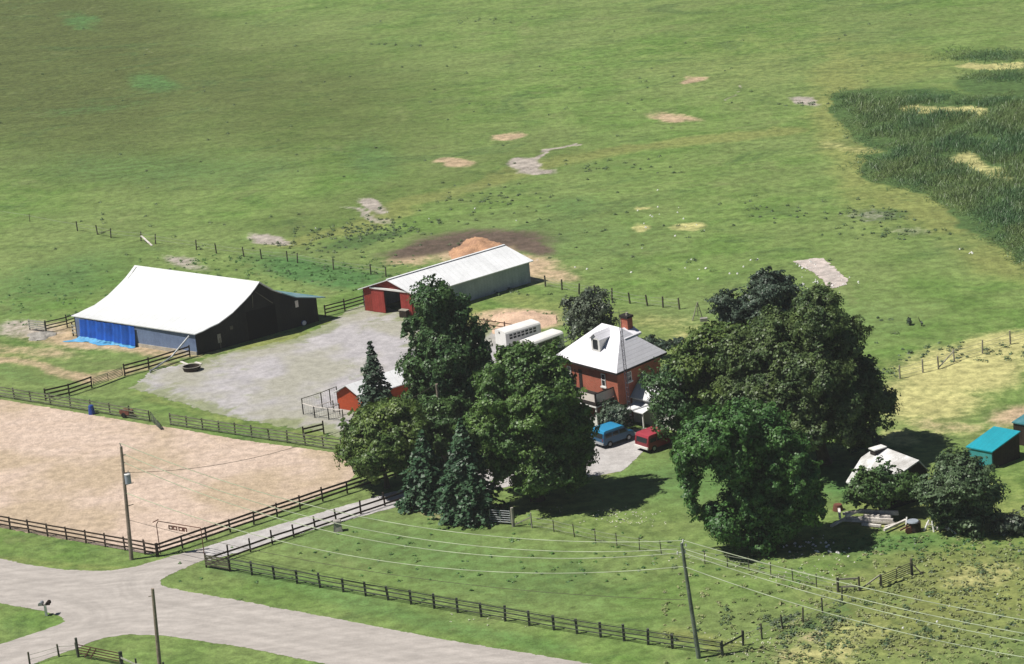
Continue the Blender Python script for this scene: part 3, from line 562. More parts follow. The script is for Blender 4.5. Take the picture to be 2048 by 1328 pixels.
broad("tiny dark sapling right of the other one in the pasture", (1843, 652), [(1843, 647, 3)], 'leaf_blue', 32, "shrub", "shrub", trunk=0.04, clump=.12, leaf=.1, per=14)

# ------------------------------------------------------------------ buildings
def G(px, py): return P(px, py, 0)
def wall_opening(fr, p0, p1, name, mat, parent, o=0.04, th=0.05, frame=None, sub=None):
    """rectangle on a wall from two picture corners; returns (a0, a1, z0, z1)"""
    a0, z1 = fr.hit(*p0); a1, z0 = fr.hit(*p1); a0, a1 = sorted((a0, a1)); z0, z1 = sorted((z0, z1))
    w_ = MB().fbox(fr, a0, a1, z0, z1, 0.002, o).build(name, mat, parent)
    if frame:
        f = 0.07; mb = MB()
        for q in ((a0-f, a1+f, z1, z1+f), (a0-f, a1+f, z0-f, z0), (a0-f, a0, z0, z1), (a1, a1+f, z0, z1)): mb.fbox(fr, *q, 0.002, o+0.03)
        mb.fbox(fr, a0, a1, (z0+z1)/2-.03, (z0+z1)/2+.03, o, o+.02)
        mb.build("frame", frame, w_)
    return a0, a1, z0, z1

# --- big barn
A, B, D = G(395, 711), G(638, 642), G(153, 675)
b = thing("barn", A, "big dark barn with a sweeping white roof and a blue tarp across its front", "barn")
gab = Frame(A, B); fro = Frame(D, A)          # outward normals face the viewer
if gab.n[1] > 0: gab.n = -gab.n
if fro.n[1] > 0: fro.n = -fro.n
ext = fro.A-gab.A                              # from the right end to the left end
prof = [gab.hit(*q) for q in ((387, 667), (402, 661), (417, 653), (434, 645), (449, 634), (462, 624), (474, 612), (486, 600), (497, 588), (507, 575), (516, 562), (526, 568), (536, 573.5), (545, 579), (560, 584), (575, 588.5), (590, 593), (636, 593.5), (648, 592.7))]
lo_i = 13
def rp(i, e, dz=0.0, out=0.35):
    s_, z_ = prof[i]; return gab.pt(s_, z_+dz)+gab.n*(out if e == 0 else 0)+(ext*1.0-gab.n*0.35 if e == 1 else 0)
def roof_strip(i0, i1, th, mat, name):
    mb = MB()
    for i in range(i0, i1):
        mb.hexa([rp(i, 0, -th), rp(i+1, 0, -th), rp(i+1, 1, -th), rp(i, 1, -th)], [rp(i, 0), rp(i+1, 0), rp(i+1, 1), rp(i, 1)])
    return mb.build(name, mat, b)
roof_strip(0, 14, 0.10, M['white_roof'], "roof"); lr = roof_strip(14, 18, 0.10, M['leanto_roof'], "lean_to_roof")
LW = gab.L
pts = [gab.pt(0.05, 0)]+[gab.pt(min(max(s_, 0.05), LW), z_-0.12) for s_, z_ in prof if 0.0 < s_ < LW+.01]+[gab.pt(LW, prof[17][1]-.12), gab.pt(LW, 0)]
pts = pts[:1]+[gab.pt(0.05, prof[1][1]-.2)]+pts[1:]
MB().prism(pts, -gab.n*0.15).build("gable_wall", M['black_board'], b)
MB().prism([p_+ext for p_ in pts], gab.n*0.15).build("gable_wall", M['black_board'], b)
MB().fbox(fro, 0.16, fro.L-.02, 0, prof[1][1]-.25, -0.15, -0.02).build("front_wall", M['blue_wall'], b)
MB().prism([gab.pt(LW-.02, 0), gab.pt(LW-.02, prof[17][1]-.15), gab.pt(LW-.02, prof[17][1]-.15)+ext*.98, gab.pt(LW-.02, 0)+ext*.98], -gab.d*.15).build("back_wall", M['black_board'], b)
MB().fbox(fro, fro.L*0.52, fro.L-.05, 0, 0.42, -0.01, 0.06).build("skirt_board", M['skirt'], b)
wall_opening(gab, (589.5, 602), (597, 613.5), "window", M['cream_paint'], b)
wall_opening(gab, (434, 669), (443, 684.5), "hatch_door", M['post_pale'], b)
MB().fbox(gab, *[gab.hit(440, 690)[0]+x for x in (0.0, 0.12)], 0.1, 1.3, .002, .05).build("batten", M['post'], b)
a0 = gab.hit(462, 672)[0]; MB().fbox(gab, a0, a0+.35, 1.9, 2.3, .002, .08).build("light_box", M['post'], b)
q0, q1 = gab.hit(510, 583), gab.hit(545, 606); MB().beam(gab.pt(*q0, .06), gab.pt(*q1, .06), .06, .10).build("brace_board", M['post'], b)
q0, q1 = gab.hit(504, 590), gab.hit(505, 615); MB().beam(gab.pt(*q0, .06), gab.pt(*q1, .06), .06, .08).build("brace_board", M['post'], b)
# big doorway: flat black panel stands in for the darkness inside
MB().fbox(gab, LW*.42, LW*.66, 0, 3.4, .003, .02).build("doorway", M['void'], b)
# tarp: a draped sheet with folds hanging from the eave and spilling on the ground
rs = np.random.default_rng(5); aL, aR = fro.hit(163, 655)[0], fro.hit(272, 668)[0]; ztop = prof[1][1]-.3
def tarp_obj(name, mat, rows, parent):
    nu = 60; V = []
    for (zf, of, jit) in rows:
        for k in range(nu+1):
            u = k/nu; f = 0.07*math.sin(u*41)+0.05*math.sin(u*17+1)+0.03*math.sin(u*83); zz = zf(u); V.append(fro.pt(aL+(aR-aL)*u+jit(u), zz, of(u)+f+.12))
    n = nu+1; Fc = [(r*n+k, r*n+k+1, (r+1)*n+k+1, (r+1)*n+k) for r in range(len(rows)-1) for k in range(nu)]
    return mesh_obj(name, V, Fc, mat, parent)
nr = 7
tp = thing("tarp", fro.pt((aL+aR)/2, 0, .2), "blue tarp across the left half of the barn front, hem on the dirt", "tarp")
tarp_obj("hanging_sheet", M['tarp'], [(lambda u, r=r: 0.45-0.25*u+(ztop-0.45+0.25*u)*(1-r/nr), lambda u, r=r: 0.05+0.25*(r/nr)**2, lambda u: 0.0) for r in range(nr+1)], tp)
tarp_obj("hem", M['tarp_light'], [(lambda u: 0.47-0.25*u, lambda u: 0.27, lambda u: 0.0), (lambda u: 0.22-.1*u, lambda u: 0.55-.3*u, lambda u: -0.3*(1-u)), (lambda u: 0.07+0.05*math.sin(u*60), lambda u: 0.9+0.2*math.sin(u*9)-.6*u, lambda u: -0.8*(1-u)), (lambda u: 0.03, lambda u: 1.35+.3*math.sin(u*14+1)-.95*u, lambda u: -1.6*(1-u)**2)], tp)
# silver auger tube leaning from the barn corner
ag = thing("grain_auger", G(300, 744), "silver auger tube leaning from the barn's front corner down over the corral fence", "auger")
p0 = upright(fro.pt(fro.L-.6, 0, .6), 378, 672); p1 = G(344, 727)+[0, 0, .75]; p2 = G(300, 745)+[0, 0, .12]
MB().tube(p0, p1, .10, .10, 8).tube(p1, p2, .10, .10, 8).build("tube", M['galv'], ag); MB().tube(p2, p2+[0.1, 0, 0.0], .22, .22, 8).build("hopper", M['galv'], ag)
for i, (q, lab) in enumerate((((601, 648), "left one of the two blue barrels lying by the barn's right end"), ((613, 643), "right one of the two blue barrels lying by the barn's right end"))):
    g_ = G(*q); t_ = thing("plastic_barrel", g_, lab, "barrel", "blue barrels lying beside the barn")
    dr = gab.n*.9; MB().tube(g_+[0, 0, .31], g_+dr+[0, 0, .31], .31, .31, 12).build("drum", M['blue_plastic'], t_); MB().tube(g_+dr+[0, 0, .31], g_+dr*1.04+[0, 0, .31], .26, .26, 12).build("lid", M['white_paint'], t_)

# --- long shed
A, B, C = G(730, 621), G(834, 634), G(1062, 565)
gab = Frame(A, B); side = Frame(B, C)
if gab.n[1] > 0: gab.n = -gab.n
if side.n[1] > 0: side.n = -side.n
sh = thing("long_shed", A, "long low shed with a white ribbed roof, red front and open sliding doors", "shed")
ext = side.A+side.d*side.L-gab.pt(gab.L)
sa, za = gab.hit(777, 558); ze_l = gab.hit(728, 573)[1]; ze_r = gab.hit(838, 590)[1]; ze = (ze_l+ze_r)/2
def rr(a, z, e): return gab.pt(a, z)+gab.n*(.35 if e == 0 else 0)+(ext-gab.n*.3 if e else 0)
sl_ = (za-ze)/sa
mb = MB()
for a_, z_ in ((-.45, ze-.45*(za-ze)/sa), (gab.L+.45, ze-.45*(za-ze)/(gab.L-sa))):
    mb.hexa([rr(a_, z_-.1, 0), rr(sa, za-.1, 0), rr(sa, za-.1, 1), rr(a_, z_-.1, 1)], [rr(a_, z_, 0), rr(sa, za, 0), rr(sa, za, 1), rr(a_, z_, 1)])
mb.build("roof", M['shed_roof'], sh)
q = rr(sa, za+.05, 0); MB().beam(rr(sa, za+.04, 0), rr(sa, za+.04, 1), .3, .06).build("ridge_cap", M['shed_roof'], sh)
gp = [gab.pt(0, 0), gab.pt(0, ze-.12), gab.pt(sa, za-.12), gab.pt(gab.L, ze-.12), gab.pt(gab.L, 0)]
d0, d1 = gab.hit(769, 600)[0], gab.hit(803, 605)[0]; zd = gab.hit(785, 583)[1]
mb = MB(); mb.prism([gab.pt(0, 0), gab.pt(0, ze-.12), gab.pt(d0, ze-.12+(za-ze)*d0/sa if d0 < sa else za), gab.pt(d0, 0)], -gab.n*.15)
mb.prism([gab.pt(d1, 0), gab.pt(d1, za-.12-(za-ze)*(d1-sa)/(gab.L-sa)), gab.pt(gab.L, ze-.12), gab.pt(gab.L, 0)], -gab.n*.15)
up = [gab.pt(d0, zd), gab.pt(d0, ze-.12+(za-ze)*d0/sa if d0 < sa else za)]+([gab.pt(sa, za-.12)] if d0 < sa < d1 else [])+[gab.pt(d1, za-.12-(za-ze)*(d1-sa)/(gab.L-sa)), gab.pt(d1, zd)]
mb.prism(up, -gab.n*.15); mb.build("front_wall", M['red_board'], sh)
MB().prism([q+ext for q in gp], gab.n*.15).build("back_wall", M['grey_metal'], sh)
MB().prism([gab.pt(gab.L, 0), gab.pt(gab.L, ze-.1), gab.pt(gab.L, ze-.1)+ext, gab.pt(gab.L, 0)+ext], -gab.d*.12).build("side_wall", M['grey_metal'], sh)
MB().prism([gab.pt(0, 0), gab.pt(0, ze-.1), gab.pt(0, ze-.1)+ext, gab.pt(0, 0)+ext], gab.d*.12).build("side_wall", M['grey_metal'], sh)
dw = d0-gab.hit(745, 600)[0]
for x0, x1 in ((d0-dw, d0+.05), (d1-.05, d1+(gab.hit(824, 606)[0]-d1))):
    dd = MB().fbox(gab, x0, x1, 0.05, zd+.1, .03, .10).build("sliding_door", M['red_door'], sh)
MB().fbox(gab, d0-dw-.1, gab.hit(826, 600)[0], zd+.12, zd+.32, .03, .22).build("door_track", M['white_paint'], sh)
bx = G(806, 636); fb = Frame(bx-gab.d*.5, bx+gab.d*.5); fb.n = gab.n
t_ = thing("feed_bin", bx, "dark bin with a pale lid beside the open shed door", "bin"); MB().fbox(fb, 0, 1.0, 0, .85, -.6, 0).build("box", M['dark_brown'], t_); MB().fbox(fb, -.04, 1.04, .851, .91, -.64, .04).build("lid", M['post_pale'], t_)

# --- brick farmhouse
ze = 5.9
L_, M_, R_ = P(1106, 714, ze), P(1233, 747, ze), P(1334, 704, ze)
hs = thing("farmhouse", [M_[0], M_[1], 0], "two storey red brick farmhouse with a white hip roof and front balcony", "house")
e1 = (L_-M_); l1 = np.linalg.norm(e1); e1 /= l1; e2 = (R_-M_); l2 = np.linalg.norm(e2); e2 /= l2
def HP(a, c, z): q = M_+e1*a+e2*c; return np.array([q[0], q[1], z])
rh1 = P(1202.6, 646.6, 9.4); rh2 = P(1242, 655.6, 9.4)
zr = 9.4; mid = l2/2
best = None
for k in range(200):      # ridge height for which the picture's ridge end falls on the house's middle line
    z = 7.5+k*.02; q = P(1242, 655.6, z)-M_; c_ = (q-e1*(q@e1)); c_ = np.linalg.solve(np.array([[e1[0], e2[0]], [e1[1], e2[1]]]), q[:2])
    if best is None or abs(c_[1]-mid) < best[0]: best = (abs(c_[1]-mid), z, c_[0])
zr = best[1]; ra = best[2]; q = P(1202.6, 646.6, zr)-M_; rb = np.linalg.solve(np.array([[e1[0], e2[0]], [e1[1], e2[1]]]), q[:2])[0]
print("house", l1, l2, zr, ra, rb)
ra = min(max(ra, l1*.2), l1*.6); rb = min(max(rb, ra+1.0), l1-1)
mb = MB(); zt = .0
cor = [HP(0, 0, ze), HP(l1, 0, ze), HP(l1, l2, ze), HP(0, l2, ze)]; r1, r2 = HP(ra, mid, zr), HP(rb, mid, zr)
mb.poly([cor[0], r1, r2, cor[1]]).poly([cor[3], r1, cor[0]]).poly([cor[2], r2, r1, cor[3]]).poly([cor[1], r2, cor[2]]).poly(cor)
rf = mb.build("roof", M['house_roof'], hs)
MB().hexa([q-[0, 0, .22] for q in cor], [q-[0, 0, .01] for q in cor]).build("eaves", M['dark_trim'], hs)
ins = .55; W = [HP(ins, ins, 0), HP(l1-ins, ins, 0), HP(l1-ins, l2-ins, 0), HP(ins, l2-ins, 0)]
MB().hexa(W, [q+[0, 0, ze-.23] for q in W]).build("wall", M['brick'], hs)
hf = Frame(W[0], W[1]); hr = Frame(W[0], W[3])
for f_ in (hf, hr):
    if f_.n[1] > 0: f_.n = -f_.n
for p0, p1 in (((1135.5, 733), (1143.5, 760)), ((1203.5, 748), (1211.5, 772))):
    a0, a1, z0, z1 = wall_opening(hf, p0, p1, "window", M['glass'], hs, frame=M['white_paint']); MB().fbox(hf, a0-.18, a1+.18, z0-.22, z0-.08, .002, .16).build("sill", M['white_paint'], hs)
wall_opening(hf, (1157, 738), (1166.5, 777), "balcony_door", M['dark_trim'], hs)
wall_opening(hf, (1149, 738), (1153, 768), "shutter", M['dark_trim'], hs)
a0, a1, z0, z1 = wall_opening(hr, (1253.5, 746), (1262, 759), "window", M['glass'], hs, frame=M['white_paint']); MB().fbox(hr, a0-.15, a1+.15, z0-.22, z0-.08, .002, .16).build("sill", M['white_paint'], hs)
for a_ in (1.5, 4.2, 7.0): MB().fbox(hf, a_, a_+1.0, .9, 2.4, .002, .05).build("window", M['glass'], hs)
# dormer on the front slope
dfa = [np.linalg.solve(np.array([[e1[0], e2[0]], [e1[1], e2[1]]]), (P(1176, 712, 6.9)-M_)[:2])][0]
da = dfa[0]; slope = (zr-ze)/mid
c0 = 1.35; zb = ze+slope*c0; hw = .62; zt_ = zb+1.35; cback = (zt_+.35-ze)/slope
dm = MB().hexa([HP(da-hw, c0, zb-.1), HP(da+hw, c0, zb-.1), HP(da+hw, cback, zt_-.3), HP(da-hw, cback, zt_-.3)], [HP(da-hw, c0, zt_), HP(da+hw, c0, zt_), HP(da+hw, cback, zt_), HP(da-hw, cback, zt_)]).build("dormer", M['white_paint'], hs)
zk = zt_+.55; cb2 = min((zk-ze)/slope, mid-.1)
mb = MB()
for s_ in (-1, 1): mb.hexa([HP(da+s_*(hw+.12), c0-.15, zt_-.12), HP(da, c0-.15, zk-.05), HP(da, cb2, zk-.05), HP(da+s_*(hw+.12), cback, zt_-.12)], [HP(da+s_*(hw+.12), c0-.15, zt_-.04), HP(da, c0-.15, zk+.03), HP(da, cb2, zk+.03), HP(da+s_*(hw+.12), cback, zt_-.04)])
mb.poly([HP(da-hw, c0-.001, zt_), HP(da+hw, c0-.001, zt_), HP(da, c0-.001, zk-.05)]); mb.build("dormer_roof", M['house_roof'], dm)
df = Frame(HP(da-hw, c0, 0), HP(da+hw, c0, 0)); df.n = df.n if df.n[1] < 0 else -df.n
wn = MB().fbox(df, .28, 2*hw-.28, zb+.25, zt_-.12, .002, .04).build("dormer_window", M['glass'], dm)
# small back cross gable and the chimney
k0 = mid+1.4; zb = 7.4; lc = l2-1.7
mb = MB()
mb.hexa([HP(1.8, k0-1.8, zr-1.1), HP(4.6, k0-1.8, zr-1.1), HP(4.6, lc, zr-1.1), HP(1.8, lc, zr-1.1)], [HP(1.8, k0-1.8, zr-.9), HP(3.2, k0-1.8, zr-.35), HP(3.2, lc, zr-.35), HP(1.8, lc, zr-.9)])
mb.hexa([HP(4.6, k0-1.8, zr-1.1), HP(3.2, k0-1.8, zr-1.0), HP(3.2, lc, zr-1.0), HP(4.6, lc, zr-1.1)], [HP(4.6, k0-1.8, zr-.9), HP(3.2, k0-1.8, zr-.35), HP(3.2, lc, zr-.35), HP(4.6, lc, zr-.9)])
mb.build("back_gable_roof", M['house_roof'], hs)
MB().hexa([HP(2.0, k0, zb-1.4), HP(4.4, k0, zb-1.4), HP(4.4, lc-.3, zb-1.4), HP(2.0, lc-.3, zb-1.4)], [HP(2.0, k0, zr-1.1), HP(4.4, k0, zr-1.1), HP(4.4, lc-.3, zr-1.1), HP(2.0, lc-.3, zr-1.1)]).build("back_gable_wall", M['brick'], hs)
for k in range(120):
    z = 8.0; q = P(1254, 655, 8.6)-M_
cc_ = np.linalg.solve(np.array([[e1[0], e2[0]], [e1[1], e2[1]]]), q[:2]); ca, cc2 = cc_[0], cc_[1]
cb = [HP(ca-.5, cc2-.38, 7.2), HP(ca+.5, cc2-.38, 7.2), HP(ca+.5, cc2+.38, 7.2), HP(ca-.5, cc2+.38, 7.2)]
cz = Z(HP(ca, cc2, 0), 634)
ch = MB().hexa(cb, [q+[0, 0, cz-7.2] for q in cb]).build("chimney", M['brick'], hs)
cb = [HP(ca-.6, cc2-.48, cz+.001), HP(ca+.6, cc2-.48, cz+.001), HP(ca+.6, cc2+.48, cz+.001), HP(ca-.6, cc2+.48, cz+.001)]
MB().hexa(cb, [q+[0, 0, .22] for q in cb]).build("chimney_cap", M['dark_trim'], ch); c9 = HP(ca-.15, cc2, cz+.22); MB().tube(c9, c9+[0, 0, .28], .16, .14, 8).build("flue", M['post_pale'], ch)
# balcony and porch
s1 = hf.hit(1228, 788)[0]; zd = 3.05; po = 2.5; s1 = max(s1, .3); s2 = hf.L*.80
print("balcony", s1, s2, hf.L)
bal = MB().fbox(hf, s1, s2, zd-.32, zd, .003, po).build("balcony", M['dark_trim'], hs)
MB().fbox(hf, s1-.05, s2+.05, zd-.42, zd-.30, .003, po+.08).build("porch_fascia", M['white_paint'], bal)
mb = MB(); mb.fbox(hf, s1, s2, zd+.12, zd+.98, po-.06, po-.02).fbox(hf, s1, s1+.04, zd+.12, zd+.98, .01, po-.06).fbox(hf, s2-.04, s2, zd+.12, zd+.98, .01, po-.06); mb.build("balustrade", M['cream_paint'], bal)
mb = MB(); mb.fbox(hf, s1-.03, s2+.03, zd+.981, zd+1.06, po-.09, po+.02).fbox(hf, s1-.04, s1+.08, zd+.981, zd+1.06, .01, po-.09).fbox(hf, s2-.08, s2+.04, zd+.981, zd+1.06, .01, po-.09)
mb.fbox(hf, s1-.03, s1+.12, zd, zd+1.12, po-.1, po+.03); mb.build("handrail", M['dark_trim'], bal)
for k in range(5):
    a_ = s1+.1+(s2-s1-.3)*k/4; MB().fbox(hf, a_, a_+.14, .25, zd-.43, po-.2, po-.06).build("porch_post", M['white_paint'], hs)
MB().fbox(hf, s1, s2, 0, .25, .003, po+.1).build("porch_floor", M['post'], hs)
MB().fbox(hf, s1+.1, s1+3.0, .26, 1.5, po-.15, po-.1).build("porch_panel", M['white_paint'], hs)
# low kitchen wing on the right wall
w0, w1 = hr.L*.30, hr.L*.82; wo = 5.6; zw, zk = 2.7, 4.5; wm = (w0+w1)/2
wing = MB().prism([hr.pt(w0, 0, .005), hr.pt(w0, zw, .005), hr.pt(wm, zk-.1, .005), hr.pt(w1, zw, .005), hr.pt(w1, 0, .005)], hr.n*wo).build("kitchen_wing", M['white_paint'], hs)
mb = MB()
for s_, e_ in ((w0-.3, w0), (w1+.3, w1)): mb.prism([hr.pt(s_, zw-.12-(.0), .006), hr.pt(s_, zw-.02, .006), hr.pt(wm, zk+.06, .006), hr.pt(wm, zk-.06, .006)], hr.n*(wo+.3))
mb.build("wing_roof", M['white_roof'], wing)
p0 = G(1283, 853); pf = Frame(p0-hf.d*(-1.1), p0-hf.d*1.1); pf.n = hf.n if hf.n[1] < 0 else -hf.n
pz = Z(p0, 812)
pr = MB().hexa([pf.pt(-.2, pz-.35, .9), pf.pt(pf.L+.2, pz-.35, .9), pf.pt(pf.L+.2, pz+.1, -1.2), pf.pt(-.2, pz+.1, -1.2)], [pf.pt(-.2, pz-.25, .9), pf.pt(pf.L+.2, pz-.25, .9), pf.pt(pf.L+.2, pz+.2, -1.2), pf.pt(-.2, pz+.2, -1.2)]).build("side_porch_roof", M['shed_roof'], hs)
for a_ in (0.0, pf.L-.12): MB().fbox(pf, a_, a_+.12, 0, pz-.36, .6, .72).build("porch_post", M['white_paint'], hs)
q = G(1282, 868); MB().hexa([q+[-.9, -.5, 0], q+[.9, -.5, 0], q+[.9, .7, 0], q+[-.9, .7, 0]], [q+[-.8, -.4, .35], q+[.8, -.4, .35], q+[.8, .6, .35], q+[-.8, .6, .35]]).build("doorstep", M['stone'], hs)
# lattice antenna tower beside the house
tb = G(1262, 858); th_ = Z(tb, 637)
tb = np.array([tb[0], tb[1], 0]); at_ = thing("antenna_tower", tb, "slim steel lattice antenna mast standing against the brick house's corner", "antenna mast")
tt_ = upright(tb, 1239, 636); off = [np.array([.2*math.cos(a), .2*math.sin(a), 0]) for a in (0, 2.1, 4.2)]
mb = MB()
for o_ in off: mb.tube(tb+o_, tt_+o_*.7, .03, .025, 5)
nseg = 24
for k in range(nseg):
    f0, f1 = k/nseg, (k+1)/nseg
    for j in range(3):
        a_ = tb+(tt_-tb)*f0+off[j]*(1-.3*f0); c_ = tb+(tt_-tb)*f1+off[(j+1) % 3]*(1-.3*f1); d_ = tb+(tt_-tb)*f0+off[(j+1) % 3]*(1-.3*f0); mb.tube(a_, c_, .014, .014, 4); mb.tube(a_, d_, .016, .016, 4)
mb.build("lattice", M['lattice'], at_)
MB().tube(tt_, tt_+[0, 0, .9], .03, .02, 5).tube(tt_+[-.9, 0, .6], tt_+[.9, .1, .6], .015, .015, 4).tube(tt_+[-.5, -.3, .8], tt_+[-.5, .4, .8], .012, .012, 4).build("aerial", M['lattice'], at_)

# --- small red garage with a white roof
A, B = G(677, 817), G(726, 826); gab = Frame(A, B)
if gab.n[1] > 0: gab.n = -gab.n
dirv = G(840, 775)-G(700, 821); dirv = np.array([dirv[0], dirv[1], 0]); dirv = dirv/np.linalg.norm(dirv)*11.0
gr = thing("garage", A, "small orange red garage with a long white roof, half hidden by trees", "garage")
sa, za = gab.hit(697, 769); za = max(za, 2.9); sa = gab.L/2; ze = gab.hit(674, 783)[1]
def rr2(a, z, e): return gab.pt(a, z)+(-dirv*.03 if e == 0 else dirv)
mb = MB()
for a_ in (-.3, gab.L+.3):
    z_ = ze-.1; mb.hexa([rr2(a_, z_-.1, 0), rr2(sa, za-.1, 0), rr2(sa, za-.1, 1), rr2(a_, z_-.1, 1)], [rr2(a_, z_, 0), rr2(sa, za, 0), rr2(sa, za, 1), rr2(a_, z_, 1)])
mb.build("roof", M['shed_roof'], gr)
MB().prism([gab.pt(0, 0), gab.pt(0, ze-.12), gab.pt(sa, za-.15), gab.pt(gab.L, ze-.12), gab.pt(gab.L, 0)], dirv*.97).build("wall", M['orange_red'], gr)

# --- white gabled cottage on the right
G2, r0, r1 = G(1772, 1022), G(1766, 972), G(1839, 1001)
cw = thing("cottage", G2, "white roofed gabled cottage mostly hidden behind a dark bush", "cottage")
ld = r0-r1; ll = np.linalg.norm(ld); ld /= ll; zr = Z(r1, 919); half = G2-r1; hb = -half*.28
print("cottage ridge", zr, ll)
zE = 1.5
def CP(e, h_, z, o=0.0): q = r1+ld*(ll*e+o); q = q+h_; return np.array([q[0], q[1], z])
zm = (zr+zE)/2+.55
pr_ = [(half*1.04, zE-.1), (half*.55, zm), (half*0, zr), (hb, zr-1.3)]
mb = MB()
for k in range(3):
    (h0, z0), (h1, z1) = pr_[k], pr_[k+1]
    mb.hexa([CP(0, h0, z0-.12, -.25), CP(0, h1, z1-.12, -.25), CP(1, h1, z1-.12, .25), CP(1, h0, z0-.12, .25)], [CP(0, h0, z0, -.25), CP(0, h1, z1, -.25), CP(1, h1, z1, .25), CP(1, h0, z0, .25)])
mb.build("roof", M['old_roof'], cw)
wp = [CP(0, half, 0), CP(0, half, zE-.2), CP(0, half*.55, zm-.15), CP(0, half*0, zr-.15), CP(0, hb, zr-1.45), CP(0, hb, 0)]
MB().prism(wp, ld*ll).build("wall", M['black_board'], cw)
rz = lambda x: zr-(zr-zm)*x/.55
dd = [CP(e, half*x, rz(x)-.3) for e, x in ((.97, .36), (.83, .36), (.83, .10), (.97, .10))]; du = [CP(e, half*x, rz(.36)+.5) for e, x in ((.97, .36), (.83, .36), (.83, .04), (.97, .04))]
do_ = MB().hexa(dd, du).build("dormer", M['dark_trim'], cw)
du2 = [q+np.array([0, 0, .01])+(q-sum(du)/4)*np.array([.18, .18, 0]) for q in du]; MB().hexa(du2, [q+[0, 0, .1] for q in du2]).build("dormer_roof", M['white_paint'], do_)

# --- turquoise sheds at the right edge
def mono(A, B, C, zf, zb, label, wallm, roofm, sidem, over=.25):
    A, B, C = [np.array([q[0], q[1], 0]) for q in (A, B, C)]; t_ = thing("field_shed", A, label, "shed", "turquoise roofed field sheds")
    D_ = A+C-B; up = lambda q, z: q+np.array([0, 0, z])
    MB().hexa([A, B, B+(C-B)*.02, A+(C-B)*.02], [up(A, zf), up(B, zf), up(B+(C-B)*.02, zf), up(A+(C-B)*.02, zf)]).build("front_wall", wallm, t_)
    mb = MB(); mb.hexa([B, C, C+(A-B)*.03, B+(A-B)*.03], [up(B, zf), up(C, zb), up(C+(A-B)*.03, zb), up(B+(A-B)*.03, zf)]); mb.hexa([A, D_, D_-(A-B)*.03, A-(A-B)*.03], [up(A, zf), up(D_, zb), up(D_-(A-B)*.03, zb), up(A-(A-B)*.03, zf)]); mb.build("side_wall", sidem, t_)
    MB().hexa([C, D_, D_-(C-B)*.02, C-(C-B)*.02], [up(C, zb), up(D_, zb), up(D_-(C-B)*.02, zb), up(C-(C-B)*.02, zb)]).build("back_wall", sidem, t_)
    c_ = (A+B+C+D_)/4; rf = [(q-c_)*1.06+c_ for q in (A, B, C, D_)]; zs = (zf, zf, zb, zb)
    MB().hexa([up(q, z+.01) for q, z in zip(rf, zs)], [up(q, z+.12) for q, z in zip(rf, zs)]).build("roof", roofm, t_)
A, B, C = G(1936, 928), G(1986, 938), G(2040, 916)
mono(A, B, C, Z(B, 905), Z(C, 865), "turquoise roofed shed with a turquoise front near the frame's right edge", M['teal_wall'], M['teal_bright'], M['dark_brown'])
A, B, C = G(2028, 888), G(2080, 898), G(2125, 876)
mono(A, B, C, Z(A, 846), Z(C, 826), "dark sided shed with a dull teal roof cut off by the frame's right edge", M['dark_brown'], M['teal_roof'], M['dark_brown'])

# ------------------------------------------------------------------ vehicles
def wheel(fr, a, o, r, parent, side_):
    c = fr.pt(a, r, o); wv = MB().tube(c, c+fr.n*.22*side_, r, r, 16).build("wheel", M['rubber'], parent)
    MB().tube(c+fr.n*.221*side_, c+fr.n*.24*side_, r*.55, r*.5, 10).build("hubcap", M['galv'], wv)
def van(rl, rr_, frr, label, paint, roofp, bumper):
    A, B, C = G(*rl), G(*rr_), G(*frr); fr = Frame(B, C)
    if fr.n[1] > 0: fr.n = -fr.n
    W_, L, H = 1.95, 5.0, 2.0; KX = fr.L/5.0
    t_ = thing("parked_van", B, label, "van", "vans parked in front of the farmhouse")
    pf = lambda a, z, o: fr.pt(a*KX, z*.87, o)
    body = [(0, .42), (0, 1.15), (.12, 1.72), (3.55, 1.72), (4.05, 1.18), (4.85, 1.02), (5.0, .8), (5.0, .42)]
    bo = MB().prism([pf(a, z, 0) for a, z in body], -fr.n*W_).build("body", paint, t_)
    MB().prism([pf(a, z, -.05) for a, z in ((.10, 1.72), (.22, 1.98), (.5, 2.04), (3.1, 2.04), (3.4, 1.96), (3.55, 1.72))], -fr.n*(W_-.1)).build("roof", roofp, t_)
    MB().prism([pf(-.01, 1.16, -.22), pf(.11, 1.70, -.24), pf(.11, 1.70, -W_+.24), pf(-.01, 1.16, -W_+.22)], -fr.d*.02).build("rear_window", M['glass'], t_)
    for x0, x1 in ((.35, 1.35), (1.5, 2.45), (2.6, 3.5)):
        MB().prism([pf(x0, 1.2, .012), pf(x0, 1.66, .012), pf(x1-(.0 if x1 < 3 else .0), 1.66, .012), pf(x1+(.3 if x1 > 3 else 0), 1.2, .012)], -fr.n*.01).build("side_window", M['glass'], t_)
    MB().prism([pf(3.60, 1.70, -.15), pf(4.06, 1.20, -.12), pf(4.06, 1.20, -W_+.12), pf(3.60, 1.70, -W_+.15)], [.02, 0, .02]).build("windscreen", M['glass'], t_)
    MB().fbox(fr, -.14, -.005, .42, .62, -W_+.02, -.02).build("bumper", bumper, t_); MB().fbox(fr, 5.005*KX, 5.12*KX, .42, .62, -W_+.02, -.02).build("bumper", bumper, t_)
    for o_ in (-.12, -W_+.24): MB().fbox(fr, -.03, -.002, .75, 1.05, o_-.12, o_).build("tail_lamp", M['van_red'], t_)
    for a_ in (.95, 4.05):
        wheel(fr, a_*KX, -.2, .34, t_, 1); wheel(fr, a_*KX, -W_+.2, .34, t_, -1)
van((1193, 894), (1209, 899), (1270, 877), "old blue van with a bright light blue roof parked left of the red van", M['van_blue'], M['van_blue_roof'], M['galv'])
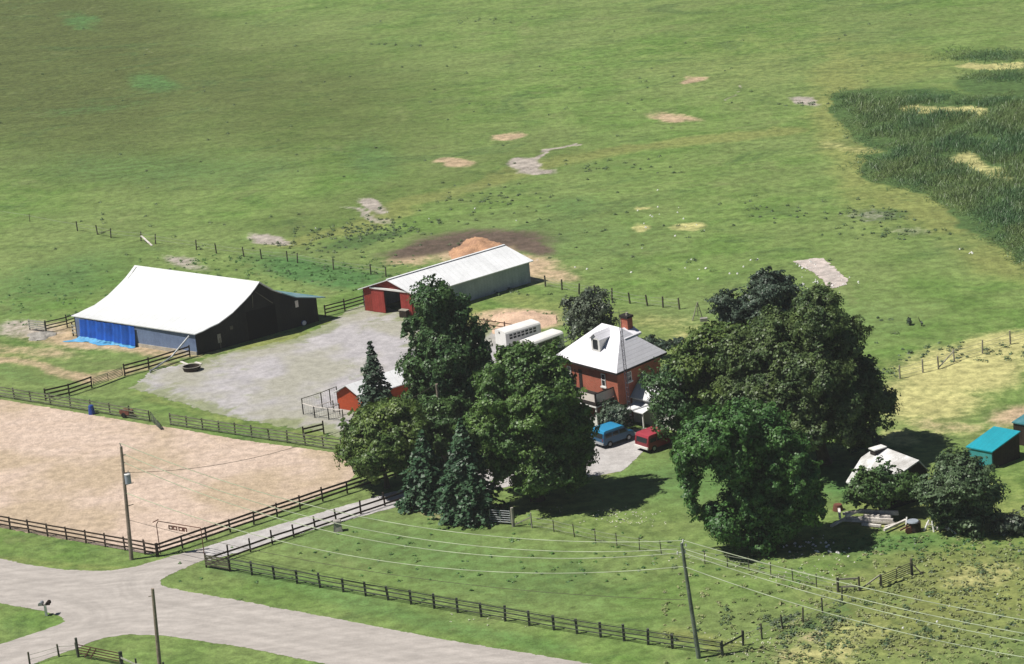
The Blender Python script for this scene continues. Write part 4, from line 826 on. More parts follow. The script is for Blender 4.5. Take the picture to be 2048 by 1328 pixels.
van((1279, 901), (1298, 908), (1356, 886), "dark red van with a white rear bumper, its front under the tree", M['van_red'], M['van_red_roof'], M['white_paint'])
def trailer(rl, rr_, frr, label, wind, L):
    B, C = G(*rr_), G(*frr); fr = Frame(B, C)
    if fr.n[1] > 0: fr.n = -fr.n
    L = fr.L; W_, H = 2.1, 2.2; t_ = thing("horse_trailer", B, label, "trailer", "white horse trailers behind the house")
    sec = [(0, .45), (0, 1.9), (-.12, 2.06), (-.4, 2.14), (-W_+.4, 2.14), (-W_+.12, 2.06), (-W_, 1.9), (-W_, .45)]
    MB().prism([fr.pt(0, z, o) for o, z in sec], fr.d*L).build("body", M['white_paint'], t_)
    side_m = simple("trailer_side_shade", (0.60, 0.60, 0.58), .1, 2) if False else M['white_paint']
    if wind:
        for row, z in enumerate((1.52, 1.20)):
            n_ = 7
            for k in range(n_):
                a_ = .5+(L-1.0)*k/n_; MB().fbox(fr, a_, a_+(L-1.0)/n_-.14, z, z+.22, .003, .02).build("window", M['glass'], t_)
    else:
        for k in range(3):
            a_ = .8+(L-1.4)*k/3; MB().fbox(fr, a_, a_+1.0, 1.35, 1.8, .003, .02).build("window", M['glass'], t_)
    MB().fbox(fr, -.03, -.002, 1.75, 1.95, -W_*.62, -W_*.52).build("vent", M['dark_trim'], t_)
    MB().fbox(fr, L*.45, L*.45+1.9, .62, .80, .002, .28).build("fender", M['white_paint'], t_)
    for a_ in (L*.45+.5, L*.45+1.35): wheel(fr, a_, -.02, .34, t_, 1)
    MB().beam(fr.pt(L, .5, -W_*.5), fr.pt(L+1.3, .45, -W_*.5), .12, .12).build("tow_bar", M['galv'], t_)
trailer((991, 697), (1014, 702), (1084, 681), "white horse trailer with two rows of small dark windows", True, 6.6)
trailer((1045, 718), (1068, 723), (1130, 700), "plain white horse trailer right of the windowed one, its near end behind leaves", False, 6.0)

# ------------------------------------------------------------------ fences
def fence(name, label, pts, rails, mat, h=1.25, post=0.075, rail_h=0.15, cat="fence", group=None, wire=False, spacing=2.5, postmat=None, face=-1, lean=0.03, seed=0, topcap=False, heights=None):
    """pts: picture points of the post bases, or two end points with spacing between; posts are copies of one post"""
    rs = np.random.default_rng(seed+int(pts[0][0])+1000); W_ = [G(*q) for q in pts]
    if spacing:
        out = []
        for a, b_ in zip(W_[:-1], W_[1:]):
            n = max(1, int(round(np.linalg.norm(b_-a)/spacing))); out += [a+(b_-a)*k/n for k in range(n)]
        W_ = out+[W_[-1]]
    t_ = thing(name, W_[0], label, cat, group); base = W_[0]
    mb = MB()
    if wire: mb.tube(base-[0, 0, .1], base+[0, 0, h+.08], post, post*.9, 7)
    else: mb.beam(base-[0, 0, .1], base+[0, 0, h+.08], post*2, post*2)
    p0 = mb.build("post", M[postmat or mat], t_)
    for k, q in enumerate(W_[1:]):
        c = p0.copy(); col.objects.link(c); c.parent = t_; c.location = tuple(q-base); c.rotation_euler = (rs.normal()*lean, rs.normal()*lean, rs.uniform(0, .2)); c.scale = (1, 1, 1+rs.normal()*.04+(.0))
    for z in rails:
        mb = MB()
        for a, b_ in zip(W_[:-1], W_[1:]):
            d = (b_-a)/np.linalg.norm(b_-a); n = np.array([d[1], -d[0], 0]); n = n if n[1]*face > 0 else -n; o = n*(post+.02)
            ja, jb = rs.normal()*.02, rs.normal()*.02
            if wire:
                mid = (a+b_)/2+[0, 0, z-.03]; mb.tube(a+[0, 0, z+ja*.5], mid, .018, .018, 4); mb.tube(mid, b_+[0, 0, z+jb*.5], .018, .018, 4)
            else: mb.beam(a+o+[0, 0, z+ja]-d*.02, b_+o+[0, 0, z+jb]+d*.02, .04, rail_h)
        mb.build("wire" if wire else "rail", M['wire' if wire else mat], t_)
    return t_
DR = (1.22, .82, .42)
fence("board_fence", "dark three board fence between the sand arena and the roadside grass", [(-160, 1026), (290, 1108)], DR, 'fence_dark')
fence("board_fence", "dark three board fence from the arena's roadside corner up along the driveway", [(317, 1113), (646, 1003), (838, 940)], DR, 'fence_dark', rail_h=.19)
fence("board_fence", "short dark fence link joining the two arena fences beside the utility pole", [(291, 1109), (314, 1114)], DR, 'fence_dark', spacing=0)
fence("board_fence", "dark board fence on the pasture side of the pale driveway", [(413, 1134), (673, 1045), (818, 996)], (.80, .26), 'fence_dark', rail_h=.17)
fence("board_fence", "long mossy board fence along the bottom of the pasture beside the road", [(460, 1142), (687, 1184), (1108, 1260), (1345, 1297), (1445, 1312)], DR, 'fence_green', post=.10, rail_h=.09, spacing=2.35)
fence("board_fence", "weathered fence corner filled with leaning boards at the driveway entrance", [(413, 1135), (460, 1143)], (1.22, 1.0, .78, .56, .34), 'post', spacing=0, rail_h=.14, postmat='fence_dark')
fence("board_fence", "single rail fence stub at the far right end of the long pasture fence", [(1446, 1312), (1486, 1291)], (.95,), 'fence_green', spacing=0)
fence("board_fence", "grey green weathered board fence along the far side of the arena, left part", [(-160, 767), (62, 804), (182, 823), (300, 843)], (1.2, .85, .5, .2), 'fence_grey', rail_h=.12, spacing=2.6)
fence("board_fence", "grey green weathered board fence along the far side of the arena, right part", [(342, 850), (504, 875), (684, 902)], (1.2, .85, .5, .2), 'fence_grey', rail_h=.12, spacing=2.3)
fence("board_fence", "dark corral fence running up to the barn's front corner under the auger", [(250, 752), (298, 739), (380, 714)], (1.25, .8, .35), 'fence_dark', rail_h=.18, spacing=0, h=1.35)
fence("board_fence", "short dark fence left of the wire gate, ending at the arena fence", [(92, 802), (139, 791), (184, 776)], (1.25, .8, .35), 'fence_dark', rail_h=.18, spacing=0, h=1.35)
fence("board_fence", "short dark fence stub on the arena's far side near the kennel", [(608, 878), (648, 868)], (1.1, .6), 'fence_dark', rail_h=.18, spacing=0)
fence("board_fence", "dark fence running behind the barn's left end", [(93, 665), (135, 655), (175, 641), (240, 622)], (1.3, .85, .45), 'fence_green', rail_h=.13, spacing=0, h=1.4)
fence("board_fence", "pale weathered board panel at the left end of the corral, leaning over rubble", [(60, 660), (92, 664)], (1.25, .95, .65, .35), 'fence_pale', rail_h=.16, spacing=0)
fence("board_fence", "pale three board panel between a dark post and the blue tarp", [(147, 672), (170, 677)], (1.35, .95, .5), 'fence_pale', rail_h=.2, spacing=0, postmat='fence_dark', h=1.6)
fence("board_fence", "dark three board fence between the barn and the long shed", [(651, 632), (690, 622), (729, 611)], (1.2, .8, .4), 'fence_dark', rail_h=.14, spacing=0)
fence("board_fence", "thin brown two rail fence in front of the tan sand pile by the trailers", [(944, 656), (976, 660), (1010, 665), (1046, 671)], (1.15, .65), 'fence_brown', rail_h=.09, spacing=0, post=.06)
fence("wire_fence", "wire fence with stout posts running right from the long shed's far corner", [(1091, 573), (1124, 580), (1158, 588), (1190, 592), (1224, 600), (1260, 607), (1295, 612), (1326, 615), (1359, 619)], (1.1, .7, .3), 'post', h=1.25, post=.11, spacing=0, wire=True, lean=.06)
fence("wire_fence", "old wire fence crossing the pasture behind the barn roof", [(155, 462), (195, 469), (222, 476), (282, 482), (311, 488), (393, 500), (433, 507), (488, 514), (523, 518), (575, 523), (595, 526), (667, 539), (742, 549), (772, 554)], (1.05, .6), 'post', h=1.25, post=.09, spacing=0, wire=True, lean=.07)
fence("wire_fence", "electric wire line crossing the upper left pasture to the frame edge", [(-60, 424), (60, 444), (155, 462)], (.9,), 'post', h=1.0, post=.05, spacing=0, wire=True)
fence("wire_fence", "wire fence between the green pasture and the straw coloured field on the right", [(1800, 757), (1846, 745), (1877, 738), (1909, 723), (1965, 707), (2021, 688), (2075, 672)], (1.15, .7, .3), 'post_pale', h=1.35, post=.09, spacing=0, wire=True, lean=.05)
fence("wire_fence", "thin stock wire fence from the metal gate across the lawn to the weathered brace", [(1064, 1056), (1108, 1064), (1149, 1074), (1191, 1084), (1234, 1093), (1279, 1101), (1323, 1110), (1366, 1118), (1410, 1128), (1455, 1135), (1498, 1142), (1542, 1154), (1586, 1163), (1633, 1174), (1678, 1184)], (1.1, .7, .3), 'post', h=1.2, post=.05, spacing=0, wire=True)
fence("wire_fence", "wire fence with five dark posts at the pasture's lower right edge", [(1486, 1291), (1524, 1278), (1565, 1258), (1606, 1246), (1645, 1226), (1684, 1206)], (1.0, .5), 'post', h=1.25, post=.08, spacing=0, wire=True, lean=.05)
fence("wire_fence", "low wire fence at the bottom left corner beside the side road", [(60, 1330), (118, 1313), (155, 1310)], (.9, .5), 'post', h=1.1, post=.09, spacing=0, wire=True)
br = thing("fence_brace", G(1676, 1184), "weathered wooden fence brace with pale horizontal boards at the pasture corner", "fence brace")
a, c = G(1676, 1184), G(1719, 1182); mb = MB(); [mb.beam(a+[0, 0, z], c+[0, 0, z], .06, .15) for z in (1.15, .45)]; mb.build("rail", M['post_pale'], br)
for q in (a, c): MB().tube(q, q+[0, 0, 1.3], .1, .09, 8).build("post", M['post'], br)
d_ = G(1762, 1175); MB().beam(c+[0, 0, .1], d_+[0, 0, 1.15], .10, .10).build("diagonal", M['post_pale'], br); MB().tube(d_, d_+[0, 0, 1.2], .09, .08, 8).build("post", M['post'], br)
def tube_gate(name, label, pa, pb, h, mat, bars=6, mesh=False, pm='galv'):
    a, b_ = G(*pa), G(*pb); t_ = thing(name, a, label, "gate"); mb = MB()
    for k in range(bars): mb.tube(a+[0, 0, .25+(h-.25)*k/(bars-1)], b_+[0, 0, .25+(h-.25)*k/(bars-1)], .035, .035, 6)
    for f in (0, .5, 1): q = a+(b_-a)*f; mb.tube(q+[0, 0, .2], q+[0, 0, h+.03], .035, .035, 6)
    mb.build("gate_panel", M[mat], t_); return t_, a, b_
t_, a, b_ = tube_gate("metal_gate", "galvanised tube gate hung on a stout pale post in the shade of the spruces", (981, 1047), (1022, 1050), 1.35, 'galv')
q = G(1027, 1053); MB().tube(q-[0, 0, .1], q+[0, 0, 1.85], .15, .14, 10).build("gate_post", M['post_pale'], t_)
q2 = G(1064, 1056); MB().beam(q+[0, 0, .15], q2+[0, 0, 1.05], .09, .09).build("brace", M['post_pale'], t_); MB().tube(q2, q2+[0, 0, 1.5], .07, .06, 8).build("gate_post", M['post_pale'], t_)
tube_gate("metal_gate", "dull wire corral gate between two dark fence ends in front of the barn", (188, 776), (246, 754), 1.1, 'fence_grey', 6)
t_, a, b_ = tube_gate("metal_gate", "grey stock gate on the weedy bank right of the weathered brace", (1764, 1176), (1824, 1150), 1.15, 'post', 6)
MB().tube(b_, b_+[0, 0, 1.5], .14, .12, 8).build("gate_post", M['post'], t_); q = G(1846, 1152); MB().beam(b_+[0, 0, 1.1], q+[0, 0, .1], .09, .09).build("brace", M['post'], t_)
t_ = thing("metal_gate", G(303, 843), "dark mesh gate leaning open at the gap in the arena's far fence", "gate")
a, b_ = G(303, 843), G(322, 860); mb = MB()
for k in range(6): mb.tube(a+[0, 0, .1+k*.2], b_+[0, 0, .05+k*.10], .03, .03, 5)
for f in (0, .33, .66, 1): q = a+(b_-a)*f; mb.tube(q+[0, 0, .05], q+[0, 0, 1.1-.55*f], .03, .03, 5)
mb.build("gate_panel", M['fence_green'], t_)
t_ = thing("wooden_gate", G(157, 1312), "brown wooden farm gate with diagonal boards at the bottom left edge", "gate")
a, b_ = G(157, 1314), G(243, 1332); mb = MB()
for z in (1.15, .9, .65, .4): mb.beam(a+[0, 0, z], b_+[0, 0, z], .04, .08)
mb.build("rail", M['fence_brown'], t_); m1 = a+(b_-a)*.35; mb = MB(); mb.beam(a+(b_-a)*.15+[0, -.05, .1], a+(b_-a)*.32+[0, -.05, 1.1], .05, .1).beam(a+(b_-a)*.28+[0, -.05, .1], a+(b_-a)*.45+[0, -.05, 1.1], .05, .1); mb.build("diagonal", M['fence_brown'], t_)
for q, h_ in ((a, 1.75), (b_, 1.3)): MB().tube(q, q+[0, 0, h_], .12, .11, 8).build("post", M['fence_green'], t_)
fence("board_fence", "pale rail fence leaving the brown gate at the bottom edge", [(246, 1332), (275, 1345), (330, 1352)], (.8,), 'fence_pale', spacing=0, rail_h=.14, postmat='fence_green')
q0, q1 = G(1877, 738), G(1909, 723); t_ = thing("fence_strut", q0, "pale diagonal strut bracing the wire fence beside the straw field", "strut"); MB().tube(q0+[0, -.1, .2], q1+[0, -.1, 1.2], .07, .06, 6).build("strut", M['post_pale'], t_)
q0, q1 = G(195, 469), G(222, 476); t_ = thing("fence_strut", q0, "dark diagonal strut between two posts of the upper left wire fence", "strut"); MB().tube(q0+[0, -.1, .15], q1+[0, -.1, 1.1], .05, .05, 6).build("strut", M['post'], t_)
t_ = thing("loose_plank", G(284, 478), "pale plank leaning off the upper left wire fence into the grass", "plank"); MB().beam(G(284, 482)+[0, 0, .7], G(304, 492)+[0, 0, .06], .25, .06).build("board", M['log'], t_)

# kennel of wire panels beside the garage
kn = thing("kennel_run", G(607, 829), "wire mesh dog run with thin posts attached to the small red garage", "kennel")
K = [(607, 829), (630, 836), (658, 840), (687, 843)]; K2 = [(607, 829), (645, 817), (662, 810), (676, 805)]; H_ = 1.75
for run in (K, K2, [(630, 836), (668, 824)], [(658, 840), (680, 830)]):
    pts = [G(*q) for q in run]; h_ = H_ if run is K2 else 1.25
    mb = MB()
    for a, b_ in zip(pts[:-1], pts[1:]):
        n = max(2, int(np.linalg.norm(b_-a)/.28))
        for k in range(n+1): q = a+(b_-a)*k/n; mb.tube(q+[0, 0, .05], q+[0, 0, h_], .009, .009, 3)
        for k in range(6): mb.tube(a+[0, 0, .1+h_*k/6], b_+[0, 0, .1+h_*k/6], .009, .009, 3)
    mb.build("mesh_panel", M['galv'], kn); mb = MB()
    for a, b_ in zip(pts[:-1], pts[1:]): mb.tube(a+[0, 0, h_], b_+[0, 0, h_], .04, .04, 5)
    mb.build("top_rail", M['post'] if run is K2 else M['cream_paint'], kn)
    for q in pts: MB().beam(q, q+[0, 0, h_+.03], .11, .11).build("post", M['post'], kn)
# ------------------------------------------------------------------ poles, wires, mast
def pole(base, top, label, mat, r=.16, arms=()):
    b_ = G(*base); t_ = thing("utility_pole", b_, label, "utility pole"); T = upright(b_, *top)
    MB().tube(b_-[0, 0, .2], T, r*1.25, r*.8, 10).build("pole", M[mat], t_)
    return t_, b_, T
p1, b1, T1 = pole((263, 1119), (242, 893), "wooden utility pole with a grey transformer at the arena's roadside corner", 'pole')
q = upright(b1, 255.5, 955)+[0, -.05, 0]; tr = MB().tube(q+[0, 0, -.55], q+[0, 0, .35], .29, .29, 14).build("transformer", M['transformer'], p1); MB().tube(q+[0, 0, .35], q+[0, 0, .42], .31, .25, 14).build("lid", M['white_paint'], tr); MB().tube(q+[.1, 0, .42], q+[.12, 0, .68], .05, .04, 6).build("bushing", M['galv'], tr)
for (px, py, sx) in ((247, 912, 1), (262, 969, 1), (262, 1012, 1)):
    q = upright(b1, px, py); a_ = b1+(T1-b1)*((q[2])/T1[2]); MB().beam(a_, q+[.25*sx, 0, .15], .06, .06).build("bracket", M['pole'], p1)
MB().tube(T1, T1+[-.08, 0, .35], .05, .04, 6).build("insulator", M['galv'], p1)
p2, b2, T2 = pole((1398, 1316), (1363, 1086), "greenish utility pole at the lower right end of the pasture fence", 'pole_green')
for px, py, dx in ((1372, 1090, .35), (1355, 1106, -.55), (1370, 1103, .4), (1366, 1082, .0), (1368, 1133, .2)):
    q = upright(b2, px, py); a_ = b2+(T2-b2)*min(1, q[2]/T2[2]); MB().tube(a_, q, .03, .03, 5).tube(q+[0, 0, -.10], q+[0, 0, .12], .07, .05, 7).build("insulator", M['white_paint'], p2)
p3, b3, T3 = pole((328, 1425), (305, 1177), "brown utility pole rising from the bottom edge in front of the road", 'pole')
q = T3+[-.1, 0, -.6]; MB().beam(q, q+[-.3, 0, -.05], .06, .06).build("bracket", M['pole'], p3)
p4, b4, T4 = pole((891, 930), (873, 768), "pole standing among the trees, only its top showing above the middle tree", 'pole')
p5, b5, T5 = pole((2420, 1510), (2385, 1290), "utility pole beyond the frame's right edge that carries the wires", 'pole_green')
def wire(label, a, b_, sag, mat='cable', r=.034):
    t_ = [a+(b_-a)*k/24-np.array([0, 0, 4*sag*(k/24)*(1-k/24)]) for k in range(25)]; mb = MB()
    for k in range(24): mb.tube(t_[k], t_[k+1], r, r, 5)
    o = mb.build("power_line", M[mat], None, org=np.array(a)); setp(o, label, "power line", "overhead wires between the poles")
def at2(px, py): return upright(b2, px, py)
def at1(px, py): return upright(b1, px, py)
wire("uppermost pale wire sagging from the transformer pole across the pasture", T1+[0, 0, .3], at2(1366, 1081), 3.0)
wire("second pale wire sagging across the pasture, just under the uppermost", at1(247, 908), at2(1355, 1098), 3.2)
wire("third pale wire across the pasture, ending at the bracket of the greenish pole", at1(248, 925), at2(1355, 1106), 3.5)
wire("lowest pale wire across the pasture, well under the other three", at1(250, 985), at2(1366, 1133), 3.2)
wire("thin dark wire crossing the pasture below the pale ones", at1(258, 1040), at2(1378, 1200), 1.6, 'cable_dark', .02)
for k, (y0, z0, lab, s_) in enumerate(((1081, 0.0, "topmost wire running right from the greenish pole over the weedy bank", .3), (1098, -1.0, "second wire from the top running right from the greenish pole", .5), (1106, -1.5, "third wire running right from the greenish pole", .7), (1133, -2.6, "lowest wire running right from the greenish pole over the bank", .9))):
    wire(lab, at2(1368, y0), T5+[0, 0, z0], s_+.6)
wire("thin dark service wire over the arena from the transformer to the pole among the trees", at1(250, 945), T4, 2.2, 'cable_dark', .022)
# A-shaped steel frame in the pasture
q = G(1396, 640); t_ = thing("trestle", q, "narrow pale A shaped frame standing by the wire fence above the dark trees", "frame")
ap = upright(q, 1395, 604); mb = MB()
lg = [q+[-.62, 0, 0], q+[.55, .2, 0], q+[.1, 1.2, 0]]
mb.tube(lg[0], ap, .07, .05, 6).tube(lg[1], ap, .05, .04, 6).tube(lg[2], ap, .04, .04, 6)
for f in (.25, .5, .75): mb.tube(lg[0]+(ap-lg[0])*f, lg[1]+(ap-lg[1])*f, .03, .03, 5)
mb.build("leg", M['post_pale'], t_); MB().fbox(Frame(q+[.2, -.3, 0], q+[1.0, -.3, 0]), 0, .8, 0, .35, 0, .5).build("footing", M['stone'], t_)
# ranch sign over the driveway grass
a, b_ = G(321, 1108), G(409, 1113); sg = thing("entrance_sign", a, "thin steel entrance arch with a small cut out name sign hanging from its bar", "sign")
ha, hb = Z(a, 1042), Z(b_, 1056); mb = MB()
MB().tube(a, a+[0, 0, ha-.35], .045, .04, 7).tube(a+[0, 0, ha-.35], a+(b_-a)*.05+[0, 0, ha], .04, .04, 7).build("post", M['rust'], sg); MB().tube(b_, b_+[0, 0, hb], .045, .04, 7).build("post", M['rust'], sg)
A_, B_ = a+(b_-a)*.05+[0, 0, ha], b_+[0, 0, hb]; MB().tube(A_, B_, .04, .04, 7).beam(a+[-.3, 0, ha-.1], a+(b_-a)*.06+[0, 0, ha+.15], .08, .08).build("crossbar", M['rust'], sg)
fs = Frame(a, b_); zb = lambda s_: ha+(hb-ha)*s_/fs.L
def mark(mb, s0, s1, dz0, dz1): mb.hexa([fs.pt(s0, zb(s0)+dz0, -.02), fs.pt(s1, zb(s1)+dz0, -.02), fs.pt(s1, zb(s1)+dz0, .02), fs.pt(s0, zb(s0)+dz0, .02)], [fs.pt(s0, zb(s0)+dz1, -.02), fs.pt(s1, zb(s1)+dz1, -.02), fs.pt(s1, zb(s1)+dz1, .02), fs.pt(s0, zb(s0)+dz1, .02)])
mb = MB(); L_s = fs.L; u0 = L_s*.27
def ring(mb, c, w_, z0=-.62, z1=-.24):
    mark(mb, c, c+w_, z0, z0+.09); mark(mb, c, c+w_, z1-.09, z1); mark(mb, c, c+.10, z0+.09, z1-.09); mark(mb, c+w_-.10, c+w_, z0+.09, z1-.09)
ring(mb, u0, .42); ring(mb, u0+.46, .42); ring(mb, u0+1.0, .45); mark(mb, u0+1.48, u0+1.62, -.62, -.24); mark(mb, u0+1.62, u0+1.86, -.33, -.24); mark(mb, u0+1.76, u0+1.86, -.62, -.33); mark(mb, u0+.05, u0+1.8, -.24, -.21)
mb.build("sign_lettering", M['rust'], sg)
# mailboxes
q = G(93, 1231); t_ = thing("mailbox", q, "pair of mailboxes on a white post at the road corner", "mailbox"); MB().beam(q, q+[0, 0, 1.0], .22, .14).build("post", M['white_paint'], t_)
MB().beam(q+[-.55, 0, 1.0], q+[.45, 0, 1.0], .1, .08).build("shelf", M['post'], t_); 
for dx, mt in ((-.38, 'galv'), (.25, 'dark_brown')):
    r_ = .17; c_ = q+[dx, -.28, 1.06]; sec = [c_+[r_*math.cos(a_), 0, r_*1.0*math.sin(a_)+.12] for a_ in np.linspace(0, math.pi, 8)]+[c_+[-r_, 0, 0], c_+[r_, 0, 0]]; MB().prism(sec, (.12, .55, 0)).build("box", M[mt], t_)
# ------------------------------------------------------------------ small things
q = G(184, 828); t_ = thing("plastic_barrel", q, "blue plastic barrel standing at the arena's far fence", "barrel"); MB().tube(q, q+[0, 0, .95], .38, .27, 14).build("drum", M['blue_plastic'], t_); MB().tube(q+[0, 0, .95], q+[0, 0, 1.0], .24, .2, 14).build("lid", M['blue_plastic'], t_)
q = G(252, 833); fr = Frame(q, G(266, 835)); t_ = thing("rusty_cart", q, "small rusty brown cart behind the arena fence", "cart")
MB().fbox(fr, -.5, .8, .35, .75, -.4, .4).build("box", M['rust'], t_); MB().tube(fr.pt(.8, .5), fr.pt(1.5, .35), .05, .04, 6).build("drawbar", M['rust'], t_)
for o_ in (-.5, .42): MB().tube(fr.pt(.1, .28, o_), fr.pt(.1, .28, o_+.08), .28, .28, 12).build("wheel", M['rubber'], t_)
q = G(384, 741); t_ = thing("water_trough", q, "low oval trough with a pale rim on the gravel by the barn", "trough")
n = 20; ring_ = lambda r_, z, w_=1.0: [q+np.array([1.05*r_*math.cos(2*math.pi*k/n), .85*r_*math.sin(2*math.pi*k/n), z]) for k in range(n)]
mb = MB(); o1, o2, o3, o4 = ring_(.85, 0), ring_(1.0, .5), ring_(.90, .5), ring_(.8, .12)
for A_, B_ in ((o1, o2), (o4, o3)):
    for k in range(n): mb.poly([A_[k], A_[(k+1) % n], B_[(k+1) % n], B_[k]])
mb.poly(o4); mb.build("tub", M['dark_brown'], t_); mb = MB()
for k in range(n): mb.hexa([o2[k], o2[(k+1) % n], o3[(k+1) % n], o3[k]], [p_+[0, 0, .05] for p_ in (o2[k], o2[(k+1) % n], o3[(k+1) % n], o3[k])])
mb.build("rim", M['post_pale'], t_)
for (x0, y0, x1, y1, lab) in ((362, 724, 382, 733, "pale plank lying left of the oval trough"), (391, 725, 403, 729, "short pale plank lying right behind the oval trough")):
    a, b_ = G(x0, y0), G(x1, y1); t_ = thing("loose_plank", a, lab, "plank"); MB().beam(a+[0, 0, .05], b_+[0, 0, .07], .28, .08).build("board", M['log'], t_)
q = G(676, 1062); t_ = thing("stone_pier", q, "small grey stone pier leaning on the driveway fence", "pier"); rs = np.random.default_rng(3)
mb = MB(); mb.hexa([q+[-.4, -.3, 0], q+[.45, -.35, 0], q+[.4, .35, 0], q+[-.42, .3, 0]], [q+[-.3, -.25, .85], q+[.3, -.2, .95], q+[.32, .28, .9], q+[-.3, .2, .8]]); mb.build("stonework", M['stone'], t_)
MB().hexa([q+[-.38, -.3, .96], q+[.38, -.3, .96], q+[.38, .3, .96], q+[-.38, .3, .96]], [q+[-.34, -.26, 1.06], q+[.34, -.26, 1.06], q+[.34, .26, 1.06], q+[-.34, .26, 1.06]]).build("capstone", M['stone'], t_)
a, b_ = G(822, 1000), G(843, 1000); t_ = thing("wooden_bench", a, "white bench at the end of the driveway fence under the spruce", "bench"); MB().beam(a+[0, 0, .45], b_+[0, 0, .45], .4, .06).build("seat", M['white_paint'], t_)
for q in (a, b_): MB().beam(q, q+[0, 0, .415], .08, .3).build("leg", M['white_paint'], t_)
# timber pile
logs = [((1718, 1020), (1796, 1024), .5, "uppermost long bleached timber on the pile"), ((1716, 1024), (1797, 1028), .38, "second bleached timber from the top of the pile"), ((1727, 1031), (1782, 1033), .42, "short thick bleached timber in the pile's middle"), ((1722, 1034), (1784, 1037), .25, "short bleached timber under the thick one"),
        ((1690, 1034), (1786, 1040), .3, "long flat bleached timber across the lower pile"), ((1686, 1040), (1788, 1045), .16, "lowest long bleached timber of the pile"), ((1692, 1032), (1722, 1020), .62, "crossed timber slanting up over the pile's left end"), ((1686, 1028), (1710, 1022), .5, "short crossed timber behind the slanting one"),
        ((1724, 1048), (1762, 1052), .12, "timber lying in the grass just below the pile"), ((1662, 1052), (1692, 1036), .25, "grey timber slanting from the pile's left end into the grass"), ((1768, 1060), (1812, 1040), .2, "bleached timber slanting right of the pile in the grass"),
        ((1770, 1054), (1792, 1048), .12, "short grey board lying at the pile's right end"), ((1678, 1018), (1680, 1036), .55, "short pale stub laid crosswise at the pile's left end")]
for (p_, q_, z, lab) in logs:
    z *= 1.6
    a, b_ = P(*p_, z)-[0, 0, z], P(*q_, z)-[0, 0, z]; t_ = thing("timber", a, lab, "timber", "bleached timbers piled in front of the cottage"); z1 = z*(.7 if (b_-a)[0] > 0 else 1)
    MB().beam(a+[0, 0, z], b_+[0, 0, max(.1, z)], .22, .20).build("beam", M['log'], t_)
for (p_, q_, z, lab) in (((1848, 1062), (1859, 1042), 1.2, "white pole leaning into the willow like tree, left one"), ((1868, 1064), (1865, 1044), 1.2, "white pole standing under the willow like tree, right one"), ((1912, 1068), (1897, 1057), .4, "white pole lying at the willow like tree's foot"), ((1812, 1050), (1815, 1036), 1.0, "short white pole leaning on the drum with the pale lid")):
    a = G(*p_); t_ = thing("white_pole", a, lab, "pole"); MB().tube(a, upright(a, *q_)+[0, .25, 0], .09, .08, 7).build("shaft", M['white_paint'], t_)
q = G(1831, 1062); t_ = thing("steel_drum", q, "dark drum with a pale blue lid right of the timber pile", "drum"); MB().tube(q, q+[0, 0, .9], .5, .5, 14).build("drum", M['dark_brown'], t_); MB().tube(q+[-.2, 0, .91], q+[-.2, 0, 1.0], .55, .5, 14).build("lid", M['transformer'], t_)
q = G(1812, 1066); t_ = thing("rusty_plough", q, "rusty red plough in the grass between timber pile and drum", "plough"); mb = MB(); mb.beam(q+[-.5, 0, .3], q+[.6, .2, .7], .1, .12).beam(q+[0, 0, 0], q+[.1, 0, .8], .1, .1).beam(q+[.4, -.1, 0], q+[.45, 0, .75], .1, .1); mb.build("frame", M['rust'], t_); MB().tube(q+[.2, -.3, .3], q+[.2, -.2, .3], .3, .3, 12).build("disc", M['rust'], t_)
q = G(1676, 1020); t_ = thing("tree_stump", q, "orange brown stump at the left end of the timber pile", "stump"); MB().tube(q, q+[0, 0, .55], .5, .38, 10).build("stump", M['rust'], t_)
q = G(1884, 1062); t_ = thing("rubble_heap", q, "pale broken boards heaped under the willow like tree", "heap"); rs = np.random.default_rng(9); mb = MB()
for k in range(9): c_ = q+np.array([rs.uniform(-.9, .9), rs.uniform(-1, 1), .15+rs.uniform(0, .3)]); d_ = np.array([rs.normal(), rs.normal(), rs.normal()*.2]); d_ /= np.linalg.norm(d_); mb.beam(c_-d_*.6, c_+d_*.6, .2, .06)
mb.build("boards", M['log'], t_)

# heaps of sand and rubble as real mounds
def heap(name, label, cx, cy, ru, rv_m, hgt, mat, seed, kind=None):
    rs = np.random.default_rng(seed); c0 = G(cx, cy); s = scale_at(c0); rx = ru/s; n = 34; V = []; F_ = []
    ph = rs.uniform(0, 6, 6)
    for j in range(n+1):
        for i in range(n+1):
            u, v = i/n*2-1, j/n*2-1; r = math.hypot(u, v); a_ = math.atan2(v, u); rr_ = r/(1+.16*math.sin(3*a_+ph[0])+.10*math.sin(5*a_+ph[1]))
            z = hgt*max(0, 1-rr_)**.9*(1+.18*math.sin(u*7+ph[2])*math.cos(v*6+ph[3]))+(rs.normal()*.045*hgt if rr_ < 1 else -.05)
            V.append(c0+np.array([u*rx, v*rv_m, z-.02 if rr_ < 1 else -.06]))
    for j in range(n):
        for i in range(n): k = j*(n+1)+i; F_.append((k, k+1, k+n+2, k+n+1))
    t_ = thing(name, c0, label, "heap"); mesh_obj("mound", V, F_, M[mat], t_, smooth=True); return t_
heap("sand_heap", "tan heap of dirt on the dark ground behind the long shed", 955, 500, 58, 5.0, 1.1, 'sand_heap', 1)
heap("sand_heap", "low pale sand heap behind the white trailers", 1045, 645, 68, 4.5, 0.85, 'sand_pale', 2)
heap("rubble_heap", "grey rubble heap at the corral's left end under the pale boards", 82, 672, 30, 1.8, 0.5, 'stone', 3)
